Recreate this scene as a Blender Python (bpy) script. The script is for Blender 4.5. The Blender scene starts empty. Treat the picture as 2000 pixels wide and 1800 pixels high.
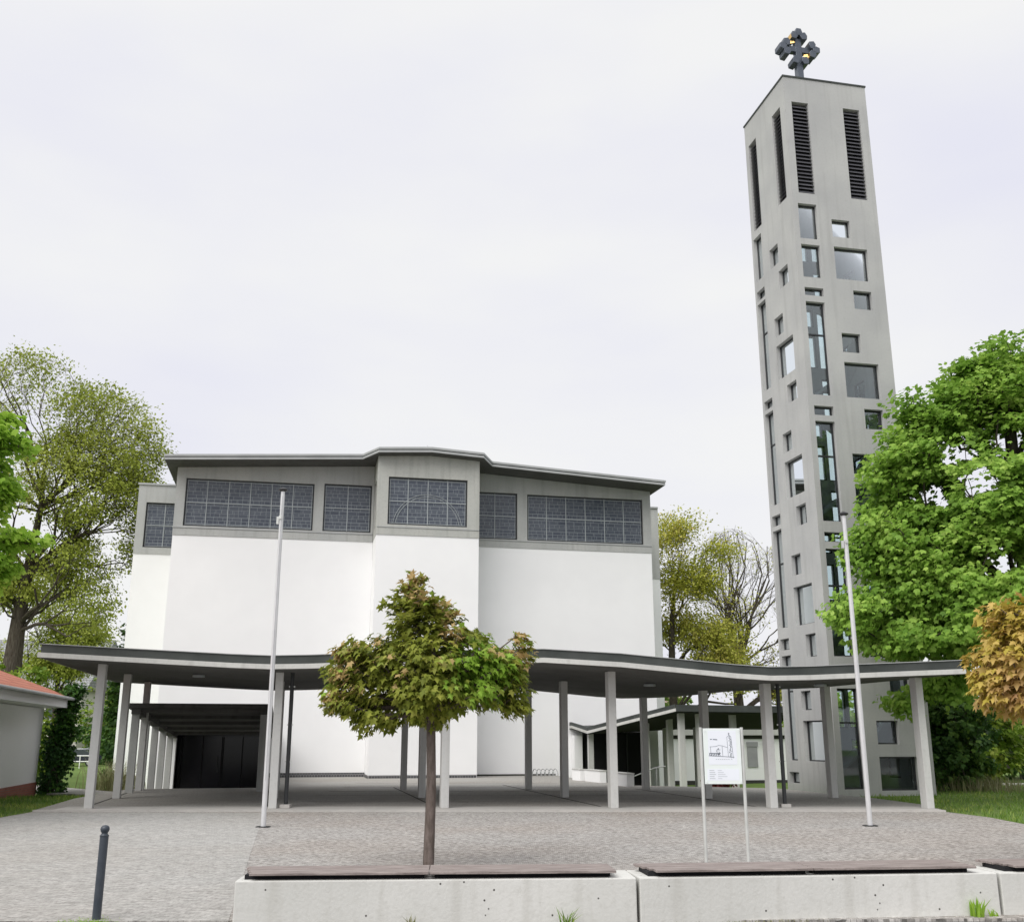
import bpy, bmesh, math, random
import numpy as np
from mathutils import Vector
R = math.radians
S = bpy.context.scene
COL = S.collection
random.seed(7)

# ---------------------------------------------------------------- camera
cd = bpy.data.cameras.new('camera'); cam = bpy.data.objects.new('camera', cd); COL.objects.link(cam)
cd.sensor_width = 36; cd.lens = 36*2007/2000; cd.clip_start = .1; cd.clip_end = 2500
cam.location = (0, 0, 1.7); cam.rotation_euler = (R(90+15.05), 0, 0)
S.camera = cam

# ---------------------------------------------------------------- sky
SUN_EL, SUN_AZ = 50, 216           # azimuth clockwise from +Y
w = bpy.data.worlds.new('World'); S.world = w; w.use_nodes = True
nt = w.node_tree; nt.nodes.clear(); N = nt.nodes.new; Lk = nt.links.new
out = N('ShaderNodeOutputWorld')
sky = N('ShaderNodeTexSky'); sky.sky_type = 'NISHITA'; sky.sun_disc = False
sky.sun_elevation = R(SUN_EL); sky.sun_rotation = R(SUN_AZ); sky.air_density = 1; sky.dust_density = 4
b1 = N('ShaderNodeBackground'); b1.inputs[1].default_value = .08; Lk(sky.outputs[0], b1.inputs[0])
tc = N('ShaderNodeTexCoord'); mp = N('ShaderNodeMapping'); mp.inputs['Scale'].default_value = (1.1, 1.1, 3.2)
Lk(tc.outputs['Generated'], mp.inputs[0])
nz = N('ShaderNodeTexNoise'); nz.inputs['Scale'].default_value = 2.0; nz.inputs['Detail'].default_value = 5; nz.inputs['Roughness'].default_value = .45
Lk(mp.outputs[0], nz.inputs[0])
rp = N('ShaderNodeValToRGB'); e = rp.color_ramp.elements
e[0].position = .3; e[0].color = (.475, .477, .535, 1); e[1].position = .62; e[1].color = (.54, .54, .54, 1)
Lk(nz.outputs[0], rp.inputs[0])
b2 = N('ShaderNodeBackground'); Lk(rp.outputs[0], b2.inputs[0]); b2.inputs[1].default_value = .86
mx = N('ShaderNodeMixShader'); mx.inputs[0].default_value = .96
Lk(b1.outputs[0], mx.inputs[1]); Lk(b2.outputs[0], mx.inputs[2]); Lk(mx.outputs[0], out.inputs[0])

# ---------------------------------------------------------------- sun (veiled by cloud)
sl = bpy.data.lights.new('sun', 'SUN'); sl.energy = 1.4; sl.angle = R(50); sl.color = (1, .975, .94)
so = bpy.data.objects.new('sun', sl); COL.objects.link(so)
so.rotation_euler = (R(90-SUN_EL), 0, R(180-SUN_AZ)); so.location = (-20, -20, 40)

S.view_settings.view_transform = 'Standard'; S.view_settings.look = 'None'
S.view_settings.exposure = .99; S.view_settings.gamma = 1
S.render.engine = 'CYCLES'; S.cycles.max_bounces = 6; S.cycles.diffuse_bounces = 4; S.cycles.transparent_max_bounces = 12
try: S.cycles.use_denoising = True
except Exception: pass

# ---------------------------------------------------------------- building axes
A = R(11.9); CA, SA = math.cos(A), math.sin(A)
def W(u, v, z=0): return (u*CA - v*SA, u*SA + v*CA, z)
def UV(x, y): return (x*CA + y*SA, -x*SA + y*CA)

# ---------------------------------------------------------------- materials
def mat(name, col, rough=.8, col2=None, nscale=2., ndet=6, spec=.3, metal=0, bump=0, bscale=40, stretch=(1, 1, 1), mid=.5, wide=.3):
    m = bpy.data.materials.new(name); m.use_nodes = True; n = m.node_tree; p = n.nodes['Principled BSDF']
    p.inputs['Roughness'].default_value = rough; p.inputs['Metallic'].default_value = metal
    p.inputs['Specular IOR Level'].default_value = spec
    p.inputs['Base Color'].default_value = (*col, 1)
    t = n.nodes.new('ShaderNodeTexCoord'); q = n.nodes.new('ShaderNodeMapping'); q.inputs['Scale'].default_value = stretch
    n.links.new(t.outputs['Object'], q.inputs[0])
    if col2:
        z = n.nodes.new('ShaderNodeTexNoise'); z.inputs['Scale'].default_value = nscale; z.inputs['Detail'].default_value = ndet; z.inputs['Roughness'].default_value = .6
        n.links.new(q.outputs[0], z.inputs[0])
        r = n.nodes.new('ShaderNodeValToRGB'); r.color_ramp.elements[0].position = mid-wide/2; r.color_ramp.elements[1].position = mid+wide/2
        r.color_ramp.elements[0].color = (*col, 1); r.color_ramp.elements[1].color = (*col2, 1)
        n.links.new(z.outputs[0], r.inputs[0]); n.links.new(r.outputs[0], p.inputs['Base Color'])
    if bump:
        z = n.nodes.new('ShaderNodeTexNoise'); z.inputs['Scale'].default_value = bscale; z.inputs['Detail'].default_value = 4
        n.links.new(t.outputs['Object'], z.inputs[0])
        b = n.nodes.new('ShaderNodeBump'); b.inputs['Strength'].default_value = bump; b.inputs['Distance'].default_value = .02
        n.links.new(z.outputs[0], b.inputs['Height']); n.links.new(b.outputs[0], p.inputs['Normal'])
    return m

def stained(name, c1, c2, c3, pit=0.):
    """concrete: large soft tone, vertical streaks, fine grain"""
    m = bpy.data.materials.new(name); m.use_nodes = True; n = m.node_tree; p = n.nodes['Principled BSDF']; L = n.links.new
    p.inputs['Roughness'].default_value = .88; p.inputs['Specular IOR Level'].default_value = .2
    t = n.nodes.new('ShaderNodeTexCoord')
    def noise(sc, det, scale, lo, hi):
        q = n.nodes.new('ShaderNodeMapping'); q.inputs['Scale'].default_value = sc; L(t.outputs['Object'], q.inputs[0])
        z = n.nodes.new('ShaderNodeTexNoise'); z.inputs['Scale'].default_value = scale; z.inputs['Detail'].default_value = det; L(q.outputs[0], z.inputs[0])
        r = n.nodes.new('ShaderNodeMapRange'); r.inputs['From Min'].default_value = lo; r.inputs['From Max'].default_value = hi; L(z.outputs[0], r.inputs[0]); return r.outputs[0]
    def mixc(f, a, b):
        x = n.nodes.new('ShaderNodeMix'); x.data_type = 'RGBA'
        L(f, x.inputs[0])
        for k, v in ((6, a), (7, b)):
            if isinstance(v, tuple): x.inputs[k].default_value = (*v, 1)
            else: L(v, x.inputs[k])
        return x.outputs[2]
    c = mixc(noise((1, 1, 1), 6, .55, .35, .65), c1, c2)
    s = n.nodes.new('ShaderNodeMath'); s.operation = 'MULTIPLY'; s.inputs[1].default_value = .55
    L(noise((2.5, 2.5, .18), 5, 1.6, .52, .75), s.inputs[0])
    c = mixc(s.outputs[0], c, c3)
    g = n.nodes.new('ShaderNodeMath'); g.operation = 'MULTIPLY'; g.inputs[1].default_value = .35
    L(noise((1, 1, 1), 8, 14, .5, .8), g.inputs[0]); c = mixc(g.outputs[0], c, c3)
    if pit:
        v = n.nodes.new('ShaderNodeTexVoronoi'); v.inputs['Scale'].default_value = pit; L(t.outputs['Object'], v.inputs[0])
        k = n.nodes.new('ShaderNodeMapRange'); k.inputs['From Min'].default_value = .10; k.inputs['From Max'].default_value = .06; L(v.outputs['Distance'], k.inputs[0])
        c = mixc(k.outputs[0], c, (.07, .065, .06))
    L(c, p.inputs['Base Color'])
    z = n.nodes.new('ShaderNodeTexNoise'); z.inputs['Scale'].default_value = 30; L(t.outputs['Object'], z.inputs[0])
    b = n.nodes.new('ShaderNodeBump'); b.inputs['Strength'].default_value = .15; b.inputs['Distance'].default_value = .02
    L(z.outputs[0], b.inputs['Height']); L(b.outputs[0], p.inputs['Normal'])
    return m

def paver(name, c1, c2, mortar, scale, pink, msize=.02):
    m = bpy.data.materials.new(name); m.use_nodes = True; n = m.node_tree; p = n.nodes['Principled BSDF']; L = n.links.new
    p.inputs['Roughness'].default_value = .85; p.inputs['Specular IOR Level'].default_value = .25
    t = n.nodes.new('ShaderNodeTexCoord'); q = n.nodes.new('ShaderNodeMapping'); q.inputs['Rotation'].default_value = (0, 0, R(3)); L(t.outputs['Object'], q.inputs[0])
    wz = n.nodes.new('ShaderNodeTexNoise'); wz.inputs['Scale'].default_value = 2.2; L(q.outputs[0], wz.inputs[0])
    va = n.nodes.new('ShaderNodeVectorMath'); va.operation = 'MULTIPLY_ADD'; va.inputs[1].default_value = (.06, .06, 0); L(wz.outputs['Color'], va.inputs[0]); L(q.outputs[0], va.inputs[2])
    br = n.nodes.new('ShaderNodeTexBrick'); br.inputs['Scale'].default_value = scale; br.inputs['Mortar Size'].default_value = msize; br.inputs['Mortar Smooth'].default_value = .3
    br.inputs['Color1'].default_value = (*c1, 1); br.inputs['Color2'].default_value = (*c2, 1); br.inputs['Mortar'].default_value = (*mortar, 1)
    L(va.outputs[0], br.inputs[0])
    z = n.nodes.new('ShaderNodeTexNoise'); z.inputs['Scale'].default_value = .22; z.inputs['Detail'].default_value = 5; L(t.outputs['Object'], z.inputs[0])
    r = n.nodes.new('ShaderNodeMapRange'); r.inputs['From Min'].default_value = .42; r.inputs['From Max'].default_value = .62; L(z.outputs[0], r.inputs[0])
    x = n.nodes.new('ShaderNodeMix'); x.data_type = 'RGBA'; x.blend_type = 'MULTIPLY'; L(r.outputs[0], x.inputs[0]); L(br.outputs[0], x.inputs[6]); x.inputs[7].default_value = (*pink, 1)
    g = n.nodes.new('ShaderNodeTexNoise'); g.inputs['Scale'].default_value = 16; g.inputs['Detail'].default_value = 8; g.inputs['Roughness'].default_value = .75; L(t.outputs['Object'], g.inputs[0])
    gr = n.nodes.new('ShaderNodeValToRGB'); gr.color_ramp.elements[0].position = .33; gr.color_ramp.elements[0].color = (.6, .58, .57, 1); gr.color_ramp.elements[1].position = .64; gr.color_ramp.elements[1].color = (1.3, 1.29, 1.28, 1); L(g.outputs[0], gr.inputs[0])
    y = n.nodes.new('ShaderNodeMix'); y.data_type = 'RGBA'; y.blend_type = 'MULTIPLY'; y.inputs[0].default_value = 1; L(x.outputs[2], y.inputs[6]); L(gr.outputs[0], y.inputs[7])
    L(y.outputs[2], p.inputs['Base Color'])
    ad = n.nodes.new('ShaderNodeMath'); ad.operation = 'ADD'; L(br.outputs['Fac'], ad.inputs[0]); L(g.outputs[0], ad.inputs[1])
    b = n.nodes.new('ShaderNodeBump'); b.invert = True; b.inputs['Strength'].default_value = .5; b.inputs['Distance'].default_value = .012
    L(ad.outputs[0], b.inputs['Height']); L(b.outputs[0], p.inputs['Normal'])
    return m

def leafmat(name, cols, trans=.35, nsc=.8, use_tint=False, rough=.55):
    m = bpy.data.materials.new(name); m.use_nodes = True; n = m.node_tree; L = n.links.new
    o = n.nodes['Material Output']; p = n.nodes['Principled BSDF']; p.inputs['Roughness'].default_value = rough; p.inputs['Specular IOR Level'].default_value = .25
    ge = n.nodes.new('ShaderNodeNewGeometry'); t = n.nodes.new('ShaderNodeTexCoord')
    z = n.nodes.new('ShaderNodeTexNoise'); z.inputs['Scale'].default_value = nsc; z.inputs['Detail'].default_value = 3; L(t.outputs['Object'], z.inputs[0])
    a = n.nodes.new('ShaderNodeMath'); a.operation = 'MULTIPLY_ADD'; a.inputs[1].default_value = .45; L(ge.outputs['Random Per Island'], a.inputs[0])
    zz = n.nodes.new('ShaderNodeMath'); zz.operation = 'MULTIPLY_ADD'; zz.inputs[1].default_value = 1.5; zz.inputs[2].default_value = -.48; L(z.outputs[0], zz.inputs[0]); L(zz.outputs[0], a.inputs[2])
    src = a.outputs[0]
    if use_tint:
        at = n.nodes.new('ShaderNodeAttribute'); at.attribute_name = 'tint'; src = at.outputs['Fac']
    r = n.nodes.new('ShaderNodeValToRGB'); L(src, r.inputs[0])
    while len(r.color_ramp.elements) < len(cols): r.color_ramp.elements.new(.5)
    for el, (ps, c) in zip(r.color_ramp.elements, cols): el.position = ps; el.color = (*c, 1)
    L(r.outputs[0], p.inputs['Base Color'])
    tr = n.nodes.new('ShaderNodeBsdfTranslucent'); L(r.outputs[0], tr.inputs[0])
    mxs = n.nodes.new('ShaderNodeMixShader'); mxs.inputs[0].default_value = trans; L(p.outputs[0], mxs.inputs[1]); L(tr.outputs[0], mxs.inputs[2]); L(mxs.outputs[0], o.inputs[0])
    return m

def glassmat(name, tint, refl, rough=.02):
    m = bpy.data.materials.new(name); m.use_nodes = True; n = m.node_tree; L = n.links.new; n.nodes.remove(n.nodes['Principled BSDF']); o = n.nodes['Material Output']
    t = n.nodes.new('ShaderNodeBsdfTransparent'); t.inputs[0].default_value = (*tint, 1)
    g = n.nodes.new('ShaderNodeBsdfGlossy'); g.inputs['Roughness'].default_value = rough; g.inputs[0].default_value = (.85, .9, .92, 1)
    lw = n.nodes.new('ShaderNodeLayerWeight'); lw.inputs[0].default_value = refl
    x = n.nodes.new('ShaderNodeMixShader'); L(lw.outputs['Fresnel'], x.inputs[0]); L(t.outputs[0], x.inputs[1]); L(g.outputs[0], x.inputs[2]); L(x.outputs[0], o.inputs[0])
    return m

def leadglass(name):
    m = bpy.data.materials.new(name); m.use_nodes = True; n = m.node_tree; L = n.links.new; p = n.nodes['Principled BSDF']
    p.inputs['Roughness'].default_value = .22; p.inputs['Specular IOR Level'].default_value = .45
    t = n.nodes.new('ShaderNodeTexCoord'); sp = n.nodes.new('ShaderNodeSeparateXYZ'); L(t.outputs['Object'], sp.inputs[0])
    ad = n.nodes.new('ShaderNodeMath'); L(sp.outputs[0], ad.inputs[0]); L(sp.outputs[1], ad.inputs[1])
    cb = n.nodes.new('ShaderNodeCombineXYZ'); L(ad.outputs[0], cb.inputs[0]); L(sp.outputs[2], cb.inputs[1])
    cols = []
    for sc, ms, off, w_, h_ in ((1.0, .012, (0, 0, 0), .42, .17), (1.0, .010, (.31, .07, 0), .9, .29)):
        q = n.nodes.new('ShaderNodeMapping'); q.inputs['Location'].default_value = off; L(cb.outputs[0], q.inputs[0])
        b = n.nodes.new('ShaderNodeTexBrick'); b.inputs['Scale'].default_value = sc; b.inputs['Mortar Size'].default_value = ms; b.inputs['Brick Width'].default_value = w_; b.inputs['Row Height'].default_value = h_
        b.offset = .37; b.squash = .6; b.squash_frequency = 3
        b.inputs['Color1'].default_value = (.045, .055, .078, 1); b.inputs['Color2'].default_value = (.085, .097, .12, 1); b.inputs['Mortar'].default_value = (.26, .29, .31, 1)
        L(q.outputs[0], b.inputs[0]); cols.append(b)
    x = n.nodes.new('ShaderNodeMix'); x.data_type = 'RGBA'; x.inputs[0].default_value = .42; L(cols[0].outputs[0], x.inputs[6]); L(cols[1].outputs[0], x.inputs[7])
    L(x.outputs[2], p.inputs['Base Color'])
    z = n.nodes.new('ShaderNodeTexNoise'); z.inputs['Scale'].default_value = 6; L(t.outputs['Object'], z.inputs[0])
    bm_ = n.nodes.new('ShaderNodeBump'); bm_.inputs['Strength'].default_value = .25; bm_.inputs['Distance'].default_value = .01; L(z.outputs[0], bm_.inputs['Height']); L(bm_.outputs[0], p.inputs['Normal'])
    return m

def tilemat(name, c1, c2, mort, bw, rh):
    m = bpy.data.materials.new(name); m.use_nodes = True; n = m.node_tree; L = n.links.new; p = n.nodes['Principled BSDF']; p.inputs['Roughness'].default_value = .8
    t = n.nodes.new('ShaderNodeTexCoord'); sp = n.nodes.new('ShaderNodeSeparateXYZ'); L(t.outputs['Object'], sp.inputs[0])
    ad = n.nodes.new('ShaderNodeMath'); L(sp.outputs[0], ad.inputs[0]); L(sp.outputs[1], ad.inputs[1])
    cb = n.nodes.new('ShaderNodeCombineXYZ'); L(ad.outputs[0], cb.inputs[0]); L(sp.outputs[2], cb.inputs[1])
    b = n.nodes.new('ShaderNodeTexBrick'); b.inputs['Scale'].default_value = 1; b.inputs['Brick Width'].default_value = bw; b.inputs['Row Height'].default_value = rh; b.inputs['Mortar Size'].default_value = rh*.09
    b.inputs['Color1'].default_value = (*c1, 1); b.inputs['Color2'].default_value = (*c2, 1); b.inputs['Mortar'].default_value = (*mort, 1); L(cb.outputs[0], b.inputs[0])
    L(b.outputs[0], p.inputs['Base Color'])
    bb = n.nodes.new('ShaderNodeBump'); bb.invert = True; bb.inputs['Strength'].default_value = .6; bb.inputs['Distance'].default_value = .02; L(b.outputs['Fac'], bb.inputs['Height']); L(bb.outputs[0], p.inputs['Normal'])
    return m

M = dict(
 white=mat('white_render', (.86, .86, .86), .9, (.90, .90, .898), .35, 4, .15, bump=.08, bscale=60),
 conc=stained('concrete', (.41, .42, .41), (.47, .475, .455), (.30, .30, .285)),
 bayc=stained('weathered_concrete', (.42, .43, .405), (.49, .49, .455), (.27, .275, .25)),
 tower=stained('tower_concrete', (.40, .402, .40), (.465, .467, .455), (.33, .33, .32)),
 inner=mat('interior_concrete', (.42, .45, .46), .9, (.5, .52, .53), 1.5, 4),
 column=stained('column_concrete', (.54, .54, .53), (.61, .61, .59), (.42, .42, .40)),
 dceil=mat('shade_dark_ceiling', (.022, .022, .022), .9),  # porch underside: its deep shade is put into this near-black colour
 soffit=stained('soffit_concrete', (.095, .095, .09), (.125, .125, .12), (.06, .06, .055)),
 fascia=stained('fascia_concrete', (.50, .50, .48), (.58, .58, .55), (.36, .36, .34)),
 flash=mat('roof_flashing', (.034, .040, .037), .65, (.06, .067, .063), 1.2, 5, .4, bump=.05),
 zinc=mat('zinc_trim', (.34, .35, .35), .5, (.41, .42, .42), 1., 4, .5),
 frame=mat('dark_frame', (.028, .03, .032), .45, spec=.4),
 grill=mat('louvre_slats', (.075, .075, .085), .55, (.10, .10, .11), 3),
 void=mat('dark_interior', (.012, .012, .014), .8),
 bar=mat('window_bars', (.36, .39, .40), .5, spec=.4),
 lead=leadglass('leaded_glass'),
 glass=glassmat('tower_glass', (.88, .93, .94), .36),
 dglass=mat('door_glass', (.006, .006, .011), .12, spec=.3),
 cross=mat('cross_metal', (.085, .10, .125), .35, (.12, .135, .16), 4, 4, .5, metal=.4),
 gold=mat('gilded_metal', (.75, .48, .16), .3, (.85, .6, .25), 3, 3, .5, metal=.8),
 pave=paver('cobble_paving', (.25, .24, .225), (.56, .545, .525), (.16, .155, .145), 8.5, (.94, .90, .87)),
 strip=paver('pale_paving', (.36, .36, .345), (.45, .445, .43), (.25, .25, .24), 3.2, (.94, .92, .90), .012),
 slab=paver('canopy_floor', (.32, .315, .30), (.36, .355, .335), (.26, .255, .245), 1.1, (.95, .93, .9), .008),
 edge=stained('kerb_concrete', (.42, .41, .39), (.5, .48, .455), (.33, .31, .29)),
 dark=mat('joint', (.05, .05, .045), .9),
 road=paver('asphalt', (.15, .145, .14), (.19, .185, .18), (.12, .12, .115), 9, (.9, .88, .86)),
 bench=stained('bench_concrete', (.56, .56, .53), (.66, .655, .625), (.43, .42, .38), pit=8),
 plank=mat('weathered_planks', (.17, .14, .13), .7, (.36, .31, .29), 3, 8, .3, bump=.5, bscale=25, stretch=(1, 14, 14)),
 bollard=mat('painted_steel', (.035, .045, .06), .42, (.055, .065, .08), 8, 4, .5, bump=.08),
 pole=mat('pole_aluminium', (.62, .62, .63), .38, (.7, .7, .71), 2, 3, .5, metal=.25),
 black=mat('black_plastic', (.02, .02, .022), .4, spec=.5),
 steel=mat('sign_post_steel', (.55, .56, .54), .4, (.66, .67, .65), 3, 3, .5, metal=.35),
 panel=mat('sign_panel', (.74, .80, .78), .3, (.78, .83, .82), 2, 3, .4),
 paper=mat('sign_print', (.78, .81, .87), .4),
 ink=mat('sign_ink', (.05, .07, .10), .6),
 inkl=mat('sign_grey_ink', (.42, .45, .48), .6),
 bark=mat('bark', (.055, .045, .035), .95, (.12, .105, .085), 5, 8, .1, bump=.8, bscale=20, stretch=(3, 3, .6)),
 barky=mat('young_bark', (.10, .08, .068), .9, (.19, .155, .14), 9, 8, .1, bump=.5, bscale=40, stretch=(2, 2, .5)),
 redtile=tilemat('red_roof_tiles', (.40, .13, .08), (.50, .20, .13), (.25, .08, .05), .3, .14),
 greytile=tilemat('grey_roof_tiles', (.23, .24, .24), (.33, .34, .34), (.12, .12, .12), .35, .28),
 redbrick=tilemat('red_brick_plinth', (.32, .10, .07), (.40, .14, .10), (.25, .18, .15), .25, .075),
 plinth=tilemat('tile_plinth', (.05, .05, .055), (.08, .08, .085), (.30, .30, .30), .12, .11),
 lawn=mat('lawn', (.09, .155, .035), .95, (.16, .22, .065), 1.1, 8, .1, bump=.8, bscale=30),
 carp=mat('car_paint', (.02, .022, .04), .2, spec=.6), carr=mat('car_roof', (.55, .56, .58), .25, spec=.6),
 carg=mat('car_glass', (.05, .06, .07), .08, spec=.6), tyre=mat('tyre', (.02, .02, .02), .8),
 cream=mat('cream_render', (.62, .60, .55), .9, (.68, .66, .6), 1),
 brown=mat('brown_roof', (.30, .23, .19), .9, (.36, .28, .24), 2),
 shutter=mat('grey_shutter', (.30, .30, .31), .6, (.35, .35, .36), 2),
 redb=mat('dark_red_leaf', (.10, .02, .03), .7),
)
GREEN = dict(
 maple=leafmat('young_maple_leaf', [(0, (.13, .165, .025)), (.28, (.27, .31, .045)), (.5, (.41, .41, .085)), (.6, (.22, .38, .04)), (.72, (.32, .50, .07)), (.84, (.46, .34, .14)), (1, (.58, .42, .20))], .38, use_tint=True),
 yellow=leafmat('golden_maple_leaf', [(0, (.34, .28, .04)), (.35, (.50, .41, .07)), (.65, (.60, .43, .14)), (1, (.66, .43, .24))], .3),
 big=leafmat('green_maple_leaf', [(0, (.11, .23, .025)), (.35, (.21, .37, .055)), (.65, (.31, .49, .08)), (1, (.46, .62, .14))], .42),
 near=leafmat('bright_leaf', [(0, (.20, .38, .04)), (.5, (.35, .55, .07)), (1, (.52, .68, .15))], .5),
 sparse=leafmat('spring_leaf', [(0, (.20, .26, .035)), (.45, (.34, .40, .06)), (1, (.50, .54, .13))], .3, .35),
 sparse2=leafmat('budding_leaf', [(0, (.22, .26, .03)), (.4, (.42, .45, .06)), (.8, (.54, .50, .12)), (1, (.56, .38, .18))], .3, .35),
 bush=leafmat('bush_leaf', [(0, (.035, .085, .025)), (.5, (.08, .17, .035)), (1, (.20, .32, .06))], .25),
 bushy=leafmat('yellow_bush_leaf', [(0, (.09, .17, .02)), (.5, (.22, .33, .04)), (1, (.42, .46, .08))], .3),
 ivy=leafmat('ivy_leaf', [(0, (.015, .05, .014)), (.5, (.04, .11, .022)), (1, (.12, .26, .03))], .2, .9),
 straw=leafmat('dry_grass_blade', [(0, (.16, .15, .07)), (.5, (.27, .27, .13)), (1, (.42, .40, .26))], .3),
 grass=leafmat('grass_blade', [(0, (.085, .17, .03)), (.5, (.17, .28, .05)), (1, (.42, .46, .12))], .3, .5),
)

# ---------------------------------------------------------------- object helpers
def tag(o, label=None, cat=None, group=None, kind=None):
    if label: o['label'] = label
    if cat: o['category'] = cat
    if group: o['group'] = group
    if kind: o['kind'] = kind
    return o
def empty(name, loc, rz=0, label=None, cat=None, group=None):
    o = bpy.data.objects.new(name, None); COL.objects.link(o); o.location = loc; o.rotation_euler = (0, 0, rz)
    return tag(o, label, cat, group)

class MB:
    def __init__(s): s.v = []; s.f = []
    def quad(s, a, b, c, d): i = len(s.v); s.v += [a, b, c, d]; s.f.append((i, i+1, i+2, i+3)); return s
    def poly(s, pts): i = len(s.v); s.v += list(pts); s.f.append(tuple(range(i, i+len(pts)))); return s
    def box(s, x0, x1, y0, y1, z0, z1):
        i = len(s.v)
        s.v += [(x0, y0, z0), (x1, y0, z0), (x1, y1, z0), (x0, y1, z0), (x0, y0, z1), (x1, y0, z1), (x1, y1, z1), (x0, y1, z1)]
        s.f += [tuple(i+k for k in q) for q in ((0, 3, 2, 1), (4, 5, 6, 7), (0, 1, 5, 4), (1, 2, 6, 5), (2, 3, 7, 6), (3, 0, 4, 7))]; return s
    def prism(s, pts, z0, z1):
        """pts: plan polygon; z0/z1 numbers or functions of (x, y)"""
        n = len(pts); i = len(s.v); f0 = z0 if callable(z0) else (lambda x, y: z0); f1 = z1 if callable(z1) else (lambda x, y: z1)
        s.v += [(x, y, f0(x, y)) for x, y in pts] + [(x, y, f1(x, y)) for x, y in pts]
        s.f.append(tuple(i+k for k in range(n))[::-1]); s.f.append(tuple(i+n+k for k in range(n)))
        for k in range(n): l = (k+1) % n; s.f.append((i+k, i+l, i+n+l, i+n+k))
        return s
    def tube(s, pts, rad, seg=8, caps=True):
        pts = [Vector(p) for p in pts]; rings = []
        rr = rad if hasattr(rad, '__len__') else [rad]*len(pts)
        for k, p in enumerate(pts):
            d = (pts[min(k+1, len(pts)-1)] - pts[max(k-1, 0)]).normalized()
            a = Vector((1, 0, 0)) if abs(d.x) < .9 else Vector((0, 1, 0))
            x = d.cross(a).normalized(); y = d.cross(x); b = len(s.v)
            for j in range(seg):
                t = 2*math.pi*j/seg; s.v.append(tuple(p + (x*math.cos(t) + y*math.sin(t))*rr[k]))
            rings.append(b)
        for a, b in zip(rings, rings[1:]):
            for j in range(seg): l = (j+1) % seg; s.f.append((a+j, a+l, b+l, b+j))
        if caps:
            s.f.append(tuple(rings[0]+j for j in range(seg))[::-1]); s.f.append(tuple(rings[-1]+j for j in range(seg)))
        return s
    def lathe(s, prof, c=(0, 0, 0), seg=24):
        rings = []
        for r_, z in prof:
            b = len(s.v); rings.append(b)
            for j in range(seg): t = 2*math.pi*j/seg; s.v.append((c[0]+r_*math.cos(t), c[1]+r_*math.sin(t), c[2]+z))
        for a, b in zip(rings, rings[1:]):
            for j in range(seg): l = (j+1) % seg; s.f.append((a+j, a+l, b+l, b+j))
        s.f.append(tuple(rings[0]+j for j in range(seg))[::-1]); s.f.append(tuple(rings[-1]+j for j in range(seg)))
        return s
    def build(s, name, m, parent=None, off=(0, 0, 0), smooth=False, bevel=0):
        me = bpy.data.meshes.new(name); me.from_pydata([(x-off[0], y-off[1], z-off[2]) for x, y, z in s.v], [], s.f)
        me.materials.append(m); o = bpy.data.objects.new(name, me); COL.objects.link(o)
        if parent: o.parent = parent
        if smooth:
            for p in me.polygons: p.use_smooth = True
        if bevel:
            b = o.modifiers.new('bevel', 'BEVEL'); b.width = bevel; b.segments = 2; b.limit_method = 'ANGLE'
        return o

def wall(mb, L_, z0, z1, holes, T_, f, cap=(1, 1)):
    """wall sheet of thickness T_ with rectangular holes; f(s, depth, z) -> point"""
    xs = sorted(set([0, L_] + [h[0] for h in holes] + [h[1] for h in holes]))
    zs = sorted(set([z0, z1] + [h[2] for h in holes] + [h[3] for h in holes]))
    xs = [x for x in xs if 0 <= x <= L_]; zs = [z for z in zs if z0 <= z <= z1]
    nx, nz_ = len(xs)-1, len(zs)-1
    def solid(i, j):
        if i < 0 or j < 0 or i >= nx or j >= nz_: return False
        cx, cz = (xs[i]+xs[i+1])/2, (zs[j]+zs[j+1])/2
        return not any(h[0] < cx < h[1] and h[2] < cz < h[3] for h in holes)
    for i in range(nx):
        for j in range(nz_):
            if not solid(i, j): continue
            a, b, c, d = xs[i], xs[i+1], zs[j], zs[j+1]
            mb.quad(f(a, 0, c), f(b, 0, c), f(b, 0, d), f(a, 0, d)); mb.quad(f(a, T_, c), f(a, T_, d), f(b, T_, d), f(b, T_, c))
            if not solid(i-1, j) and (i > 0 or cap[0]): mb.quad(f(a, 0, c), f(a, 0, d), f(a, T_, d), f(a, T_, c))
            if not solid(i+1, j) and (i < nx-1 or cap[1]): mb.quad(f(b, 0, c), f(b, T_, c), f(b, T_, d), f(b, 0, d))
            if not solid(i, j-1): mb.quad(f(a, 0, c), f(a, T_, c), f(b, T_, c), f(b, 0, c))
            if not solid(i, j+1): mb.quad(f(a, 0, d), f(b, 0, d), f(b, T_, d), f(a, T_, d))

def fbox(mb, f, s0, s1, d0, d1, z0, z1):
    """box in a wall's own (along, depth, height) frame"""
    P = [f(s, d, z) for z in (z0, z1) for d in (d0, d1) for s in (s0, s1)]; i = len(mb.v); mb.v += P
    mb.f += [tuple(i+k for k in q) for q in ((0, 1, 3, 2), (4, 6, 7, 5), (0, 4, 5, 1), (1, 5, 7, 3), (3, 7, 6, 2), (2, 6, 4, 0))]

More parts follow.
